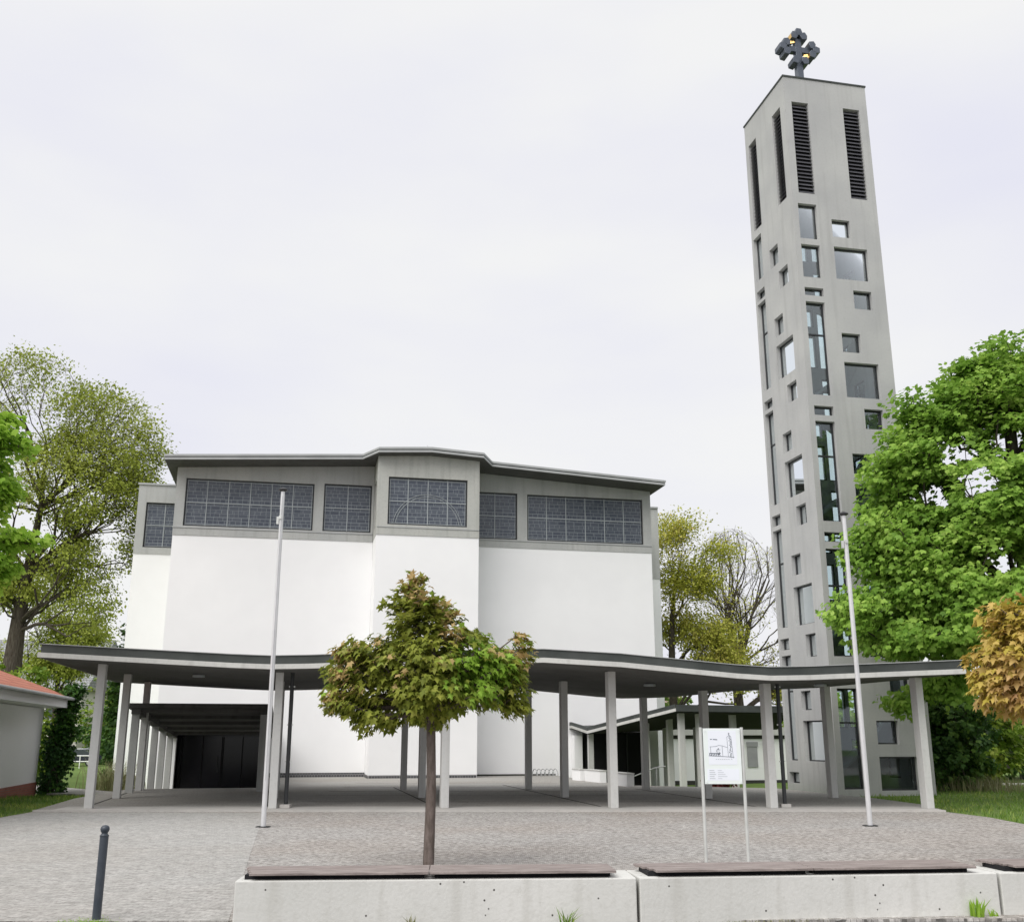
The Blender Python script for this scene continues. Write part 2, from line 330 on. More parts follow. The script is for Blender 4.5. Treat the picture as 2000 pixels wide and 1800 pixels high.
def glaze(parent, f, h, nx, nz_, fm, pm, fw=.05, dep=.16, bars=None, bw=.035, transom=None, off=(0, 0, 0)):
    """one window: frame mesh with bars, its pane as sub-part"""
    s0, s1, z0, z1 = h; m = MB()
    fbox(m, f, s0, s1, dep, dep+.07, z0, z0+fw); fbox(m, f, s0, s1, dep, dep+.07, z1-fw, z1)
    fbox(m, f, s0, s0+fw, dep, dep+.07, z0+fw, z1-fw); fbox(m, f, s1-fw, s1, dep, dep+.07, z0+fw, z1-fw)
    if transom: fbox(m, f, s0+fw, s1-fw, dep+.005, dep+.065, transom-.03, transom+.03)
    o = m.build('window', fm, parent, off)
    if nx > 1 or nz_ > 1:
        b = MB()
        for k in range(1, nx): x = s0+(s1-s0)*k/nx; fbox(b, f, x-bw/2, x+bw/2, dep+.004, dep+.05, z0+fw, z1-fw)
        for k in range(1, nz_):
            z = z0+(z1-z0)*k/nz_
            for q in range(nx):
                xa = s0+(s1-s0)*q/nx+(bw/2 if q else fw); xb = s0+(s1-s0)*(q+1)/nx-(bw/2 if q < nx-1 else fw)
                fbox(b, f, xa, xb, dep+.004, dep+.05, z-bw/2, z+bw/2)
        e_ = .018    # light inner rim
        fbox(b, f, s0+fw+.03, s1-fw-.03, dep+.01, dep+.045, z0+fw+.03, z0+fw+.03+e_); fbox(b, f, s0+fw+.03, s1-fw-.03, dep+.01, dep+.045, z1-fw-.03-e_, z1-fw-.03)
        for sx in (s0+fw+.03, s1-fw-.03-e_): fbox(b, f, sx, sx+e_, dep+.01, dep+.045, z0+fw+.03+e_, z1-fw-.03-e_)
        b.build('glazing_bars', bars or M['bar'], o)
    p = MB(); fbox(p, f, s0+fw-.005, s1-fw+.005, dep+.03, dep+.042, z0+fw-.005, z1-fw+.005); p.build('pane', pm, o, off)
    return o
_glaze = glaze
def glaze(parent, f, h, *a, **k):       # all children share the thing's local frame
    off = k.pop('off', (0, 0, 0)); g_ = lambda s, d, z: tuple(np.subtract(f(s, d, z), off)); return _glaze(parent, g_, h, *a, **k)

# ---------------------------------------------------------------- ground
def sm(a, b, x): t = min(1, max(0, (x-a)/(b-a))); return t*t*(3-2*t)
def gz(x, y):
    u, v = UV(x, y)
    z = -.11 - .64*sm(34, 50, v)
    return z - .15*(1-sm(8, 22, abs(x)))*sm(36, 40, v) if y > 36 else z
def sheet(name, poly, z, th, m, kind='structure'):
    mb = MB(); mb.prism(poly, z-th, z); return tag(mb.build(name, m), kind=kind)

def make_ground():
    xs = np.concatenate([np.linspace(-900, -60, 8), np.linspace(-50, 50, 61), np.linspace(60, 900, 8)])
    ys = np.concatenate([np.linspace(-60, 10, 5), np.linspace(12, 90, 60), np.linspace(100, 1400, 10)])
    mb = MB(); mb.v = [(float(x), float(y), gz(x, y)) for y in ys for x in xs]; n = len(xs)
    mb.f = [(j*n+i, j*n+i+1, (j+1)*n+i+1, (j+1)*n+i) for j in range(len(ys)-1) for i in range(n-1)]
    tag(mb.build('ground', M['lawn'], smooth=True), kind='structure')
make_ground()
sheet('road', [(-60, -30), (60, -30), (60, 13.2), (2.6, 10.95), (-60, 10.4)], -.06, .3, M['road'])
sheet('plaza', [(-60, 10.42), (2.6, 10.97), (60, 13.22), (60, 21), (14, 21.6), (10.65, 22.6), (10.75, 24.5), (10.5, 26.2), (-11.6, 26.2), (-11.5, 24.3), (-13.5, 21), (-24, 15.5), (-60, 14)], -.035, .3, M['pave'])
a0 = W(-.7, 38); a1 = W(-.7, 48.7); a2 = W(12.3, 48.7); a3 = W(12.3, 38)
FLOOR = [(-11.6, 26.34), (10.5, 26.34), (10.8, 28.5), (10.5, 31.6), (9.9, 34.4), (9.2, 37.4), a3[:2], a2[:2], a1[:2], W(-.7, 38)[:2], W(-5.35, 38)[:2], W(-5.7, 36)[:2], (-12.6, 31)]
sheet('pavement', FLOOR, 0, 1.2, M['slab'])
sheet('kerb', [(-11.6, 26.2), (10.5, 26.2), (10.5, 26.34), (-11.6, 26.34)], .004, .3, M['edge'])
sheet('plaza_strip', [(-40, 10.44), (-2.78, 10.9), (-5.15, 22.2), (-5.9, 25.9), (-11.4, 26.0), (-11.45, 24.3), (-13.4, 21), (-24, 15.6), (-40, 14.7)], -.031, .02, M['strip'])
# light edging band and dark joints along the column lines
sheet('pavement_edging', [(-11.2, 26.342), (10.45, 26.342), (10.5, 27.6), (-11.3, 27.6)], .004, .004, M['edge'])

# ---------------------------------------------------------------- canopy
PROF = [(-11.7, 3.60), (-8.9, 3.45), (-6.9, 3.345), (-5.95, 3.31), (-5.0, 3.325), (-1.4, 3.44), (0.8, 3.47), (2.7, 3.36), (5.5, 3.09), (6.35, 3.035), (7.3, 3.05), (8.3, 3.09), (11.15, 3.2)]
def prof(s): return float(np.interp(s, [p[0] for p in PROF], [p[1] for p in PROF]))
K = math.tan(A)
def cxy(s, y): return (s - K*(y-25.7), y)
can = empty('canopy', (0, 31, 0), 0, 'long folded concrete canopy on slim pillars in front of the white church', 'canopy')
OFF = (0, 31, 0)
def strips(name, m, y0, yb, dz0, dz1, ins=0):
    mb = MB(); ss = [p[0] for p in PROF]; ss[0] += ins; ss[-1] -= ins; zz = [prof(s) for s in ss]
    def P(s, y, z): x, y_ = cxy(s, y); return (x, y_, z)
    n = len(ss)
    for k in range(n-1):
        s0, s1, z0, z1 = ss[k], ss[k+1], zz[k], zz[k+1]; y1 = yb(s0, s1)
        mb.quad(P(s0, y0, z0+dz0), P(s0, y1, z0+dz0), P(s1, y1, z1+dz0), P(s1, y0, z1+dz0))
        mb.quad(P(s0, y0, z0+dz1), P(s1, y0, z1+dz1), P(s1, y1, z1+dz1), P(s0, y1, z0+dz1))
        mb.quad(P(s0, y0, z0+dz0), P(s1, y0, z1+dz0), P(s1, y0, z1+dz1), P(s0, y0, z0+dz1))
        mb.quad(P(s0, y1, z0+dz0), P(s0, y1, z0+dz1), P(s1, y1, z1+dz1), P(s1, y1, z1+dz0))
    s0, z0, y1 = ss[0], zz[0], yb(ss[0], ss[1]); mb.quad(P(s0, y0, z0+dz0), P(s0, y0, z0+dz1), P(s0, y1, z0+dz1), P(s0, y1, z0+dz0))
    s0, z0 = ss[-1], zz[-1]; y1 = yb(ss[-2], s0); mb.quad(P(s0, y0, z0+dz0), P(s0, y1, z0+dz0), P(s0, y1, z0+dz1), P(s0, y0, z0+dz1))
    k = [i for i in range(n) if abs(PROF[i][0]-8.3) < .01][0]; s0, z0 = ss[k], zz[k]
    mb.quad(P(s0, yb(8.3, 11), z0+dz0), P(s0, yb(8.3, 11), z0+dz1), P(s0, yb(0, 1), z0+dz1), P(s0, yb(0, 1), z0+dz0))
    return mb
yb = lambda s0, s1: 33.0 if s0 > 8.2 else 37.5
strips('x', None, 25.7, yb, .012, .13).build('edge_slab', M['fascia'], can, OFF)
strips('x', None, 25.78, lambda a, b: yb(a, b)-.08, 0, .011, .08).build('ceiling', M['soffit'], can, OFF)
strips('x', None, 25.76, lambda a, b: yb(a, b)-.06, .131, .335, .06).build('roof_covering', M['flash'], can, OFF)
strips('x', None, 25.73, lambda a, b: yb(a, b)-.03, .336, .352, .03).build('roof_trim', M['zinc'], can, OFF)
cols = []
for x, rows in ((-10.55, (26.95, 31.25, 35.75)), (-5.98, (26.95, 31.4, 36.4)), (-1.68, (27.1, 31.6, 36.5)), (2.56, (27.1, 31.8, 36.5)), (6.54, (27.1, 31.2, 36.5)), (10.32, (26.9, 31.5))):
    for i, y in enumerate(rows):
        s = x + K*(27-25.7); X, Y = cxy(s, y); c = MB(); hw, hd = .10, .14
        pts = [(X + a*CA - b*SA, Y + a*SA + b*CA) for a, b in ((-hw, -hd), (hw, -hd), (hw, hd), (-hw, hd))]
        c.prism(pts, .001, prof(s)-.001); c.build('column', M['column'], can, OFF, bevel=.012)
for x, y in ((-5.66, 27.05), (6.88, 27.25)):
    s = x + K*(y-25.7); p = MB(); p.tube([(x, y, .02), (x, y, prof(s)-.01)], .052, 12); dp = p.build('drainpipe', M['frame'], can, OFF, smooth=False)
    for z in (1.1, 2.0, 2.95): q = MB(); q.box(x-.075, x+.075, y-.02, y+.02, z, z+.03); q.build('pipe_clip', M['steel'], dp, OFF)
    q = MB(); q.box(x-.12, x+.12, y-.14, y+.1, .008, .09); q.build('gully', M['edge'], dp, OFF)
for s, y in ((-8.0, 29.3), (4.7, 29.6), (9.0, 28.6), (-3.6, 29.5), (0.5, 29.4)):
    X, Y = cxy(s, y); z = prof(s); c = MB(); c.lathe([(.17, 0), (.17, .05), (.14, .07)], (X, Y, z-.075), 16); c.build('ceiling_light', M['bar'], can, OFF)
jt = MB()
for x, ya, yb_ in ((-10.7, 27.6, 36), (-1.85, 27.6, 38), (2.4, 27.6, 40), (6.35, 27.6, 37), (-6.1, 27.6, 38)):
    s = x+K*1.3; p0 = cxy(s, ya); p1 = cxy(s, yb_); jt.prism([(p0[0]-.03, p0[1]), (p0[0]+.03, p0[1]), (p1[0]+.03, p1[1]), (p1[0]-.03, p1[1])], .001, .005)
for y in (29.6, 32.9, 35.2, 38.3, 41.5):
    jt.prism([(-6.0, y), (5.0, y), (5.0, y+.02), (-6.0, y+.02)], .006, .008)
tag(jt.build('pavement_joints', M['dark']), kind='structure')

# ---------------------------------------------------------------- church
CH = (5.85, 48.4, 0)
ch = empty('church', W(*CH), A, 'large white church block with grey band of leaded windows and shallow roof', 'church')
def CB(mb, name, m, parent=ch, **k): return mb.build(name, m, parent, CH if parent is ch else (0, 0, 0), **k)
roofz = lambda u: 14.74 - .057*abs(u-5.85)
Z0, ZB, ZT = -.9, 10.64, 13.55
FR = lambda v: (lambda u0: (lambda s, d, z: (u0+s, v+d, z)))
VL, VB, VR = 48.4, 46.4, 48.55
# white lower walls
f = FR(VL)(-5.65); m = MB(); wall(m, 9.095, Z0, ZB, [(.9, 4.45, Z0, 1.9)], .4, f); CB(m, 'wall', M['white'])
m = MB(); m.box(3.45, 8.2, VB, VL-.0, Z0, ZB); CB(m, 'wall', M['white'])
m = MB(); m.box(8.203, 17.4, VR, VR+.4, Z0, ZB); CB(m, 'wall', M['white'])
m = MB(); m.box(-5.65, -5.25, VL+.402, 76, Z0, ZB); m.box(17.0, 17.4, VR+.402, 76, Z0, ZB); m.box(-5.65, 17.4, 76.002, 76.4, Z0, ZB); CB(m, 'wall', M['white'])
# plinths
m = MB(); m.box(-.7, 3.447, VL-.025, VL-.003, 0, .19); m.box(3.425, 3.447, VB-.02, VL-.03, 0, .13); m.box(3.47, 8.18, VB-.025, VB-.003, 0, .13); CB(m, 'plinth', M['plinth'])
m = MB(); m.box(8.22, 12.3, VR-.02, VR-.003, 0, .07); CB(m, 'plinth', M['dark'])
# concrete window storey
def band(f, L_, holes, mt, name='window_storey'):
    m = MB(); wall(m, L_, ZB+.002, ZT, holes, .4, f)
    return CB(m, name, mt)
P_ = -.03
fL = FR(VL+P_)(-5.66); HL = [(.42, 6.27, 11.08, 13.33), (6.73, 8.99, 11.08, 13.38)]
band(fL, 9.09, HL, M['conc']); offc = CH
def CG(f, h, nx, nz_): return glaze(ch, f, h, nx, nz_, M['frame'], M['lead'], .055, .10, off=CH)
CG(fL, HL[0], 6, 2); CG(fL, HL[1], 2, 2)
fB = FR(VB+P_)(3.44); HB = [(.5, 4.2, 11.13, 13.38)]
band(fB, 4.77, HB, M['bayc']); wb = CG(fB, HB[0], 4, 2)
fR = FR(VR+P_)(8.215); HR = [(.05, 2.28, 11.05, 13.38), (2.78, 8.78, 11.05, 13.36)]
band(fR, 9.2, HR, M['conc']); CG(fR, HR[0], 2, 2); CG(fR, HR[1], 6, 2)
# bay sides (window storey), left one glazed
fS = lambda s, d, z: (3.44+d, 48.36-s, z)
m = MB(); wall(m, 1.585, ZB+.002, ZT, [(.12, 1.3, 11.08, 13.38)], .3, fS, cap=(0, 0)); CB(m, 'window_storey', M['bayc']); CG(fS, (.12, 1.3, 11.08, 13.38), 1, 2)
m = MB(); m.box(7.9, 8.21, VB+.375, VR-.04, ZB+.002, ZT); CB(m, 'window_storey', M['bayc'])
# arch of lead in the bay window
am = MB()
for rr in (1.62, 1.74):
    pts = []
    for k in range(33):
        t = R(10)+(math.pi-R(20))*k/32; pts.append((5.79+rr*.93*math.cos(t), VB+P_+.10+.015, 10.95+rr*.96*math.sin(t)))
    for p, q in zip(pts, pts[1:]):
        if min(p[2], q[2]) > 11.2: am.tube([tuple(np.subtract(p, CH)), tuple(np.subtract(q, CH))], .012, 4)
am.build('arch_tracery', M['bar'], wb)
# gable strip above the windows
def gable(us, v, th, mt):
    m = MB()
    for a, b in zip(us, us[1:]):
        i = len(m.v)
        m.v += [(a, v, ZT+.001), (b, v, ZT+.001), (b, v+th, ZT+.001), (a, v+th, ZT+.001), (a, v, roofz(a)-.27), (b, v, roofz(b)-.27), (b, v+th, roofz(b)-.27), (a, v+th, roofz(a)-.27)]
        m.f += [tuple(i+k for k in q) for q in ((4, 5, 6, 7), (0, 1, 5, 4), (1, 2, 6, 5), (2, 3, 7, 6), (3, 0, 4, 7))]
    CB(m, 'gable', mt)
gable([-5.66, 3.43], VL+P_, .4, M['conc']); gable([3.44, 5.85, 8.21], VB+P_, .4, M['bayc']); gable([8.215, 17.415], VR+P_, .4, M['conc'])
m = MB(); m.box(3.44, 3.74, VB+.375, 48.36, ZT+.001, roofz(3.44)-.28); CB(m, 'gable', M['bayc'])
m = MB(); m.box(7.91, 8.21, VB+.375, VR-.04, ZT+.001, roofz(8.21)-.28); CB(m, 'gable', M['bayc'])
m = MB(); m.box(-5.66, -5.26, VL+.38, 76, ZB+.002, 13.83); CB(m, 'side_wall', M['conc']); m = MB(); m.box(17.0, 17.41, VR+.38, 76, ZB+.002, 13.83); CB(m, 'side_wall', M['conc'])
# sill line along the storey
m = MB(); m.box(-5.68, 3.42, VL+P_-.03, VL+P_-.002, 10.98, 11.02); m.box(8.22, 17.42, VR+P_-.03, VR+P_-.002, 10.97, 11.0); m.box(3.46, 8.2, VB+P_-.025, VB+P_-.002, 10.99, 11.02); CB(m, 'sill_course', M['zinc'])
# roof
EDGE = [(-6.15, 47.0), (2.75, 47.0), (3.4, 45.75), (5.85, 45.75), (8.3, 45.75), (8.95, 47.05), (17.75, 47.05)]
def roof(name, mt, ins, a, b):
    m = MB(); E2 = [[u, v+ins] for u, v in EDGE]; E2[0][0] += ins; E2[-1][0] -= ins; i = 0; m.v = []
    for u, v in E2:
        z = roofz(u); m.v += [(u, v, z+a), (u, v, z+b), (u, 76.6-ins, z+a), (u, 76.6-ins, z+b)]
    for k in range(len(E2)-1):
        p, q = 4*k, 4*k+4
        m.f += [(p, p+2, q+2, q), (p+1, q+1, q+3, p+3), (p, q, q+1, p+1), (p+2, p+3, q+3, q+2)]
    m.f += [(0, 1, 3, 2), (len(m.v)-4, len(m.v)-2, len(m.v)-1, len(m.v)-3)]
    CB(m, name, mt)
roof('roof', M['zinc'], 0, -.10, 0); roof('roof', M['flash'], .05, -.14, -.101); roof('roof', M['zinc'], .03, -.245, -.141); roof('eaves', M['soffit'], .06, -.268, -.246)
# wings, set back
for (ua, ub, nm) in ((-8.12, -5.66, 0), (17.41, 19.8, 1)):
    m = MB(); m.box(ua+.012, ub, 54, 70, Z0-.2, ZB); CB(m, 'side_wing', M['white'])
    f = FR(53.97)(ua); L_ = ub-ua-.002; m = MB()
    if nm == 0:
        h = (.42, 2.3, 10.98, 13.3); wall(m, L_, ZB+.002, 14.2, [h], .35, f); CG(f, h, 2, 2); m.box(ua, ub, 54.325, 70, ZB+.002, 14.2)
    else: m.box(ua, ub, 53.97, 70, 10.2, 14.2)
    CB(m, 'wing_storey', M['conc'])
    m = MB(); m.box(ua-.05, ub, 53.9, 70.05, 14.202, 14.29); CB(m, 'coping', M['zinc'])
# lightning rod
m = MB(); m.tube([(5.85, 47.5, 14.7), (5.85, 47.5, 15.3)], .012, 6); CB(m, 'lightning_rod', M['zinc'])

# ---------------------------------------------------------------- covered way down to the entrance
CW = (-2.8, 42, 0)
cw = empty('covered_way', W(*CW), A, 'low dark covered way sloping down from the canopy to the black entrance', 'covered walkway')
fz = lambda v: 0 - .72*sm(38, 50, v) if v < 50 else -.72
cz = lambda v: 2.60 - (v-35.9)*.062
m = MB()
def vq(u0, u1, v0, v1, a, b):
    i = len(m.v); m.v += [(u0, v0, a(v0)), (u1, v0, a(v0)), (u1, v1, a(v1)), (u0, v1, a(v1)), (u0, v0, b(v0)), (u1, v0, b(v0)), (u1, v1, b(v1)), (u0, v1, b(v1))]
    m.f.extend([tuple(i+k for k in q) for q in ((0, 3, 2, 1), (4, 5, 6, 7), (0, 1, 5, 4), (1, 2, 6, 5), (2, 3, 7, 6), (3, 0, 4, 7))])
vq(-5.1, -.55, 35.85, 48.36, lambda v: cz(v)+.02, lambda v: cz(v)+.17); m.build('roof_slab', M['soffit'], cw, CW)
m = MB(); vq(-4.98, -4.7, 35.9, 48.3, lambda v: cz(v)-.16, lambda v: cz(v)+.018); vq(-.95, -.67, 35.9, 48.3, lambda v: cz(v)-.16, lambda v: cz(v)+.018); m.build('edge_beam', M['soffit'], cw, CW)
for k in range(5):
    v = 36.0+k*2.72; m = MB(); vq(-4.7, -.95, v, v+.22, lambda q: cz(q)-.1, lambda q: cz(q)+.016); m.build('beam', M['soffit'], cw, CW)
    for u in (-4.98, -.93):
        m = MB(); vq(u+.01, u+.24, v, v+.22, lambda q: fz(q)-.02, lambda q: cz(q)-.161); m.build('column', M['conc'], cw, CW)
m = MB()
for k in range(8): a_, b_ = 37.9+k*2, 37.9+(k+1)*2; vq(-5.35, -.705, a_, b_, lambda v: fz(v)-.4, fz)
tag(m.build('path', M['slab'], None), kind='structure'); bpy.data.objects['path'].rotation_euler = (0, 0, A)
# entrance behind the wall opening (belongs to the church)
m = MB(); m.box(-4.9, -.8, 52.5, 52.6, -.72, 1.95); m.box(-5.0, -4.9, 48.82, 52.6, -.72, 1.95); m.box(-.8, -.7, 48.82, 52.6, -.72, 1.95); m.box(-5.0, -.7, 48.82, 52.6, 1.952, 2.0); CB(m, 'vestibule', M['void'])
m = MB(); m.box(-4.74, -1.21, 49.4, 49.44, -.7, 1.92); dr = CB(m, 'entrance_door', M['dglass'])
m = MB()
for u in (-4.6, -3.7, -2.87, -2.81, -1.98, -1.12): m.box(u-CH[0], u+.045-CH[0], 49.36-CH[1], 49.4-CH[1]-.002, -.7, 1.73)
m.build('door_frame', M['void'], dr)
m = MB(); m.box(-3.02-CH[0], -2.98-CH[0], 49.30-CH[1], 49.33-CH[1], .2, .9); m.build('handle', M['frame'], dr)

# ---------------------------------------------------------------- tower
TW, TD, TT, TH = 3.45, 3.52, .27, 26.15
TO = (17.21, 31.344, 0)
tw = empty('bell_tower', W(*TO), A, 'slender grey concrete bell tower with scattered square and tall windows', 'tower')
ta, tb_, sA, sB, sC, sD = .21, .95, 1.52, 2.25, 2.14, 2.87
F_ = [(ta, tb_, 19.38, 20.8), (ta, tb_, 17.84, 19.14), (ta, tb_, 17.12, 17.43), (ta, tb_, 13.34, 16.88), (ta, tb_, 12.59, 12.93), (ta, tb_, 8.81, 12.37), (ta, tb_, 8.1, 8.43), (ta, tb_, 4.28, 7.86), (ta, tb_, 3.6, 3.95), (ta, tb_, .1, 3.25),
      (sA, sB, 19.57, 20.28), (sA, sD, 17.88, 19.17), (sC, sD, 16.75, 17.47), (sA, sB, 15.03, 15.76), (sA, sD, 13.33, 14.65), (sC, sD, 12.19, 12.93), (sA, sB, 10.53, 11.26), (sA, sD, 8.81, 10.15), (sC, sD, 7.66, 8.4), (sA, sB, 6.02, 6.75), (sA, sD, 4.28, 5.6), (sC, sD, 3.1, 3.84), (sA, sB+.05, 1.49, 2.23), (sA, sD, .05, 1.1)]
ga, gb, g1, g2, g3, g4 = .14, .83, 1.44, 2.13, 2.06, 2.78
G_ = [(ga, gb, 19.09, 20.93), (ga, gb, 18.25, 18.65), (ga, gb, 14.52, 18.12), (ga, gb, 13.75, 14.1), (ga, gb, 10.01, 13.6), (ga, gb, 9.22, 9.62), (ga, gb, 5.5, 9.06), (ga, gb, 4.71, 5.11), (ga+.04, gb+.06, .93, 4.51), (ga+.06, gb+.08, .18, .55),
      (g1, g2, 19.06, 19.84), (g3, g4, 17.95, 18.68), (g1, g2, 16.24, 16.99), (g1, g4, 14.54, 15.88), (g3, g4, 13.44, 14.14), (g1, g2, 11.72, 12.44), (g1, g4, 10.01, 11.37), (g3, g4, 8.89, 9.6), (g1, g2, 7.22, 7.94), (g1, g4, 5.46, 6.81), (g3, g4, 4.34, 5.11), (g1, g2, 2.6, 3.24), (g1, g4, .93, 2.25)]
LV = [(.28, .96, 21.24, 25.1), (2.42, 3.11, 21.24, 25.1)]
def shift(H, dz): return [(a, b, max(.3, c+dz), min(20.9, d+dz)) for a, b, c, d in H if min(20.9, d+dz)-max(.3, c+dz) > .3]
E_ = shift(F_, -1.12)
B_ = [((.5, 1.02) if b < 1 else (1.12, 2.42) if b-a > 1 else (1.15, 1.85) if a < 1.6 else (1.95, 2.65))+(c, d) for a, b, c, d in shift(G_, 1.1)]
faces = [('front', lambda s, d, z: (s, d, z), TW-TT, F_), ('left', lambda s, d, z: (d, TD-s, z), TD-TT, G_),
         ('right', lambda s, d, z: (TW-d, s, z), TD-TT, E_), ('back', lambda s, d, z: (TW-s, TD-d, z), TW-TT, B_)]
for nm, f, L_, H in faces:
    lv = [(a, min(b, L_-.06), c, d) for a, b, c, d in LV]
    m = MB(); wall(m, L_, -.6, TH, H+lv, TT, f, cap=(1, 0)); m.build('wall', M['tower'], tw)
    for h in H:
        tall = h[3]-h[2] > 3
        glaze(tw, f, h, 1, 1, M['frame'], M['glass'], .045, .15, transom=(h[2]+(h[3]-h[2])*.655 if tall else None))
    for h in lv:
        q = MB(); n = 24
        for k in range(n):
            z = h[2]+.05+(h[3]-h[2]-.1)*k/n; a = f(h[0]+.01, .06, z); b = f(h[1]-.01, .06, z); c = f(h[1]-.01, .17, z+.13); d = f(h[0]+.01, .17, z+.13)
            q.quad(a, b, c, d); q.quad(f(h[0]+.01, .06, z+.022), f(h[0]+.01, .17, z+.152), f(h[1]-.01, .17, z+.152), f(h[1]-.01, .06, z+.022)); q.quad(a, f(h[0]+.01, .06, z+.022), f(h[1]-.01, .06, z+.022), b)
        l_ = q.build('louvre', M['grill'], tw); q = MB(); fbox(q, f, h[0], h[1], .21, .24, h[2], h[3]); q.build('backing', M['void'], l_)
m = MB(); m.box(-.03, TW+.03, -.03, TD+.03, TH+.002, TH+.07); m.build('roof_cap', M['flash'], tw)
m = MB(); m.box(TT, TW-TT, TT, TD-TT, 20.98, 21.1); m.build('belfry_floor', M['inner'], tw)
m = MB()      # stair flights winding up inside, one wall per quarter turn
q0, q1 = TT+.01, .95
z = .2; k = 0
while z < 19.4:
    s_ = k % 4; r_ = 1.13
    A0, A1, X0, X1 = q0, q1, q0, TW-q0
    if s_ == 0: c = [(q1, TD-q1, 0), (q1, TD-q0, 0), (TW-q1, TD-q0, 1), (TW-q1, TD-q1, 1)]
    elif s_ == 1: c = [(TW-q1, TD-q1, 0), (TW-q0, TD-q1, 0), (TW-q0, q1, 1), (TW-q1, q1, 1)]
    elif s_ == 2: c = [(TW-q1, q1, 0), (TW-q1, q0+.35, 0), (q1, q0+.35, 1), (q1, q1, 1)]
    else: c = [(q1, q1, 0), (q0+.3, q1, 0), (q0+.3, TD-q1, 1), (q1, TD-q1, 1)]
    i = len(m.v); m.v += [(x, y, z+h*r_) for x, y, h in c]+[(x, y, z+h*r_-.13) for x, y, h in c]
    m.f += [tuple(i+q for q in t) for t in ((0, 1, 2, 3), (7, 6, 5, 4), (0, 4, 5, 1), (1, 5, 6, 2), (2, 6, 7, 3), (3, 7, 4, 0))]
    z += r_; k += 1
m.build('staircase', M['inner'], tw)

# cross on the tower
X0 = 1.68; cr = empty('rooftop_cross', W(TO[0]+X0, TO[1]+1.7, TH+.07), A, 'dark metal cross with gilded faces standing on top of the bell tower', 'cross')
m = MB(); m.box(-.15, .15, -.13, .13, 0, 3.2); m.build('shaft', M['cross'], cr, bevel=.02)
m = MB(); m.box(-.6, .6, -.122, .122, 2.53, 2.8); m.build('cross_arm', M['cross'], cr, bevel=.02)
def chunk(cx, cz_, rot, gold):
    m = MB(); c_, s_ = math.cos(rot), math.sin(rot); pts = [(-.11, -.17), (.11, -.17), (.17, 0), (.11, .17), (-.11, .17), (-.17, 0)]
    P = [(cx+(a*c_-b*s_), cz_+(a*s_+b*c_)) for a, b in pts]; n = len(P)
    m.v = [(x, y, z) for y in (-.26, .26) for x, z in P]; m.f = [tuple(range(n)), tuple(range(n, 2*n))[::-1]]+[(k, n+k, n+(k+1) % n, (k+1) % n) for k in range(n)]
    o = m.build('cross_knob', M['cross'], cr, bevel=.02)
    if gold:
        g = MB(); e_ = .004; a, b = P[gold % n], P[(gold+1) % n]; nx_, nz2 = (b[1]-a[1]), -(b[0]-a[0]); l_ = math.hypot(nx_, nz2); nx_ *= e_/l_; nz2 *= e_/l_
        for s3 in (1, ): g.quad((a[0]+nx_, -.25, a[1]+nz2), (b[0]+nx_, -.25, b[1]+nz2), (b[0]+nx_, .25, b[1]+nz2), (a[0]+nx_, .25, a[1]+nz2))
        g.build('gilding', M['gold'], o)
cr.scale = (.93, .93, .96)
for (dx, dz) in ((0, 1), (0, -1), (-1, 0), (1, 0)):
    for sgn in (-1, 1):
        cx = dx*.60+(sgn*.22 if dz else 0); cz_ = 2.67+dz*.60+(sgn*.22 if dx else 0)
        chunk(cx, cz_, R(12)*sgn, {(0, 1, 1): 1, (0, 1, -1): 5, (-1, 0, 1): 1, (1, 0, 1): 2, (1, 0, -1): 5}.get((dx, dz, sgn), 0))
    if dz != -1: chunk(dx*.78, 2.67+dz*.78, R(90) if dx else 0, 0)
g = MB()
for (x, z, s_) in ((-.30, 2.98, .09), (.30, 2.36, .10)): g.quad((x-s_, -.13, z-s_), (x+s_, -.20, z-s_*.7), (x+s_*.8, -.16, z+s_), (x-s_*.7, -.1, z+s_*.8))
g2 = MB(); g2.v = g.v[4:]; g2.f = [(0, 1, 2, 3)]; g.v = g.v[:4]; g.f = g.f[:1]
g.build('gilded_face', M['gold'], cr); g2.build('gilded_face', M['gold'], cr)

# ---------------------------------------------------------------- flagpoles, sign, bollard, benches
for x, y, h, lab in ((-4.99, 21.8, 6.9, 'white flagpole with black cap in front of the left canopy bays'), (7.27, 22.06, 6.42, 'white flagpole with black cap in front of the bell tower')):
    o = empty('flagpole', (x, y, -.03), 0, lab, 'flagpole', 'flagpoles on the plaza')
    m = MB(); m.tube([(0, 0, 0), (0, 0, h*.55), (0, 0, h)], [.052, .047, .042], 16); m.build('pole', M['pole'], o)
    m = MB(); m.lathe([(.05, 0), (.1, .03), (.1, .05), (.03, .09)], (0, 0, h), 16); m.build('cap', M['black'], o)
    m = MB(); m.tube([(0, -.065, .9), (0, -.06, h-.1)], .008, 5); m.build('halyard', M['pole'], o)
    m = MB(); m.box(-.04, .02, -.09, -.055, h-.62, h-.55); m.box(-.1, -.05, -.03, .03, h-.72, h-.56); m.build('bracket', M['steel'], o)
    m = MB(); m.box(-.13, .13, -.09, .09, 0, .015); m.build('base_plate', M['frame'], o)

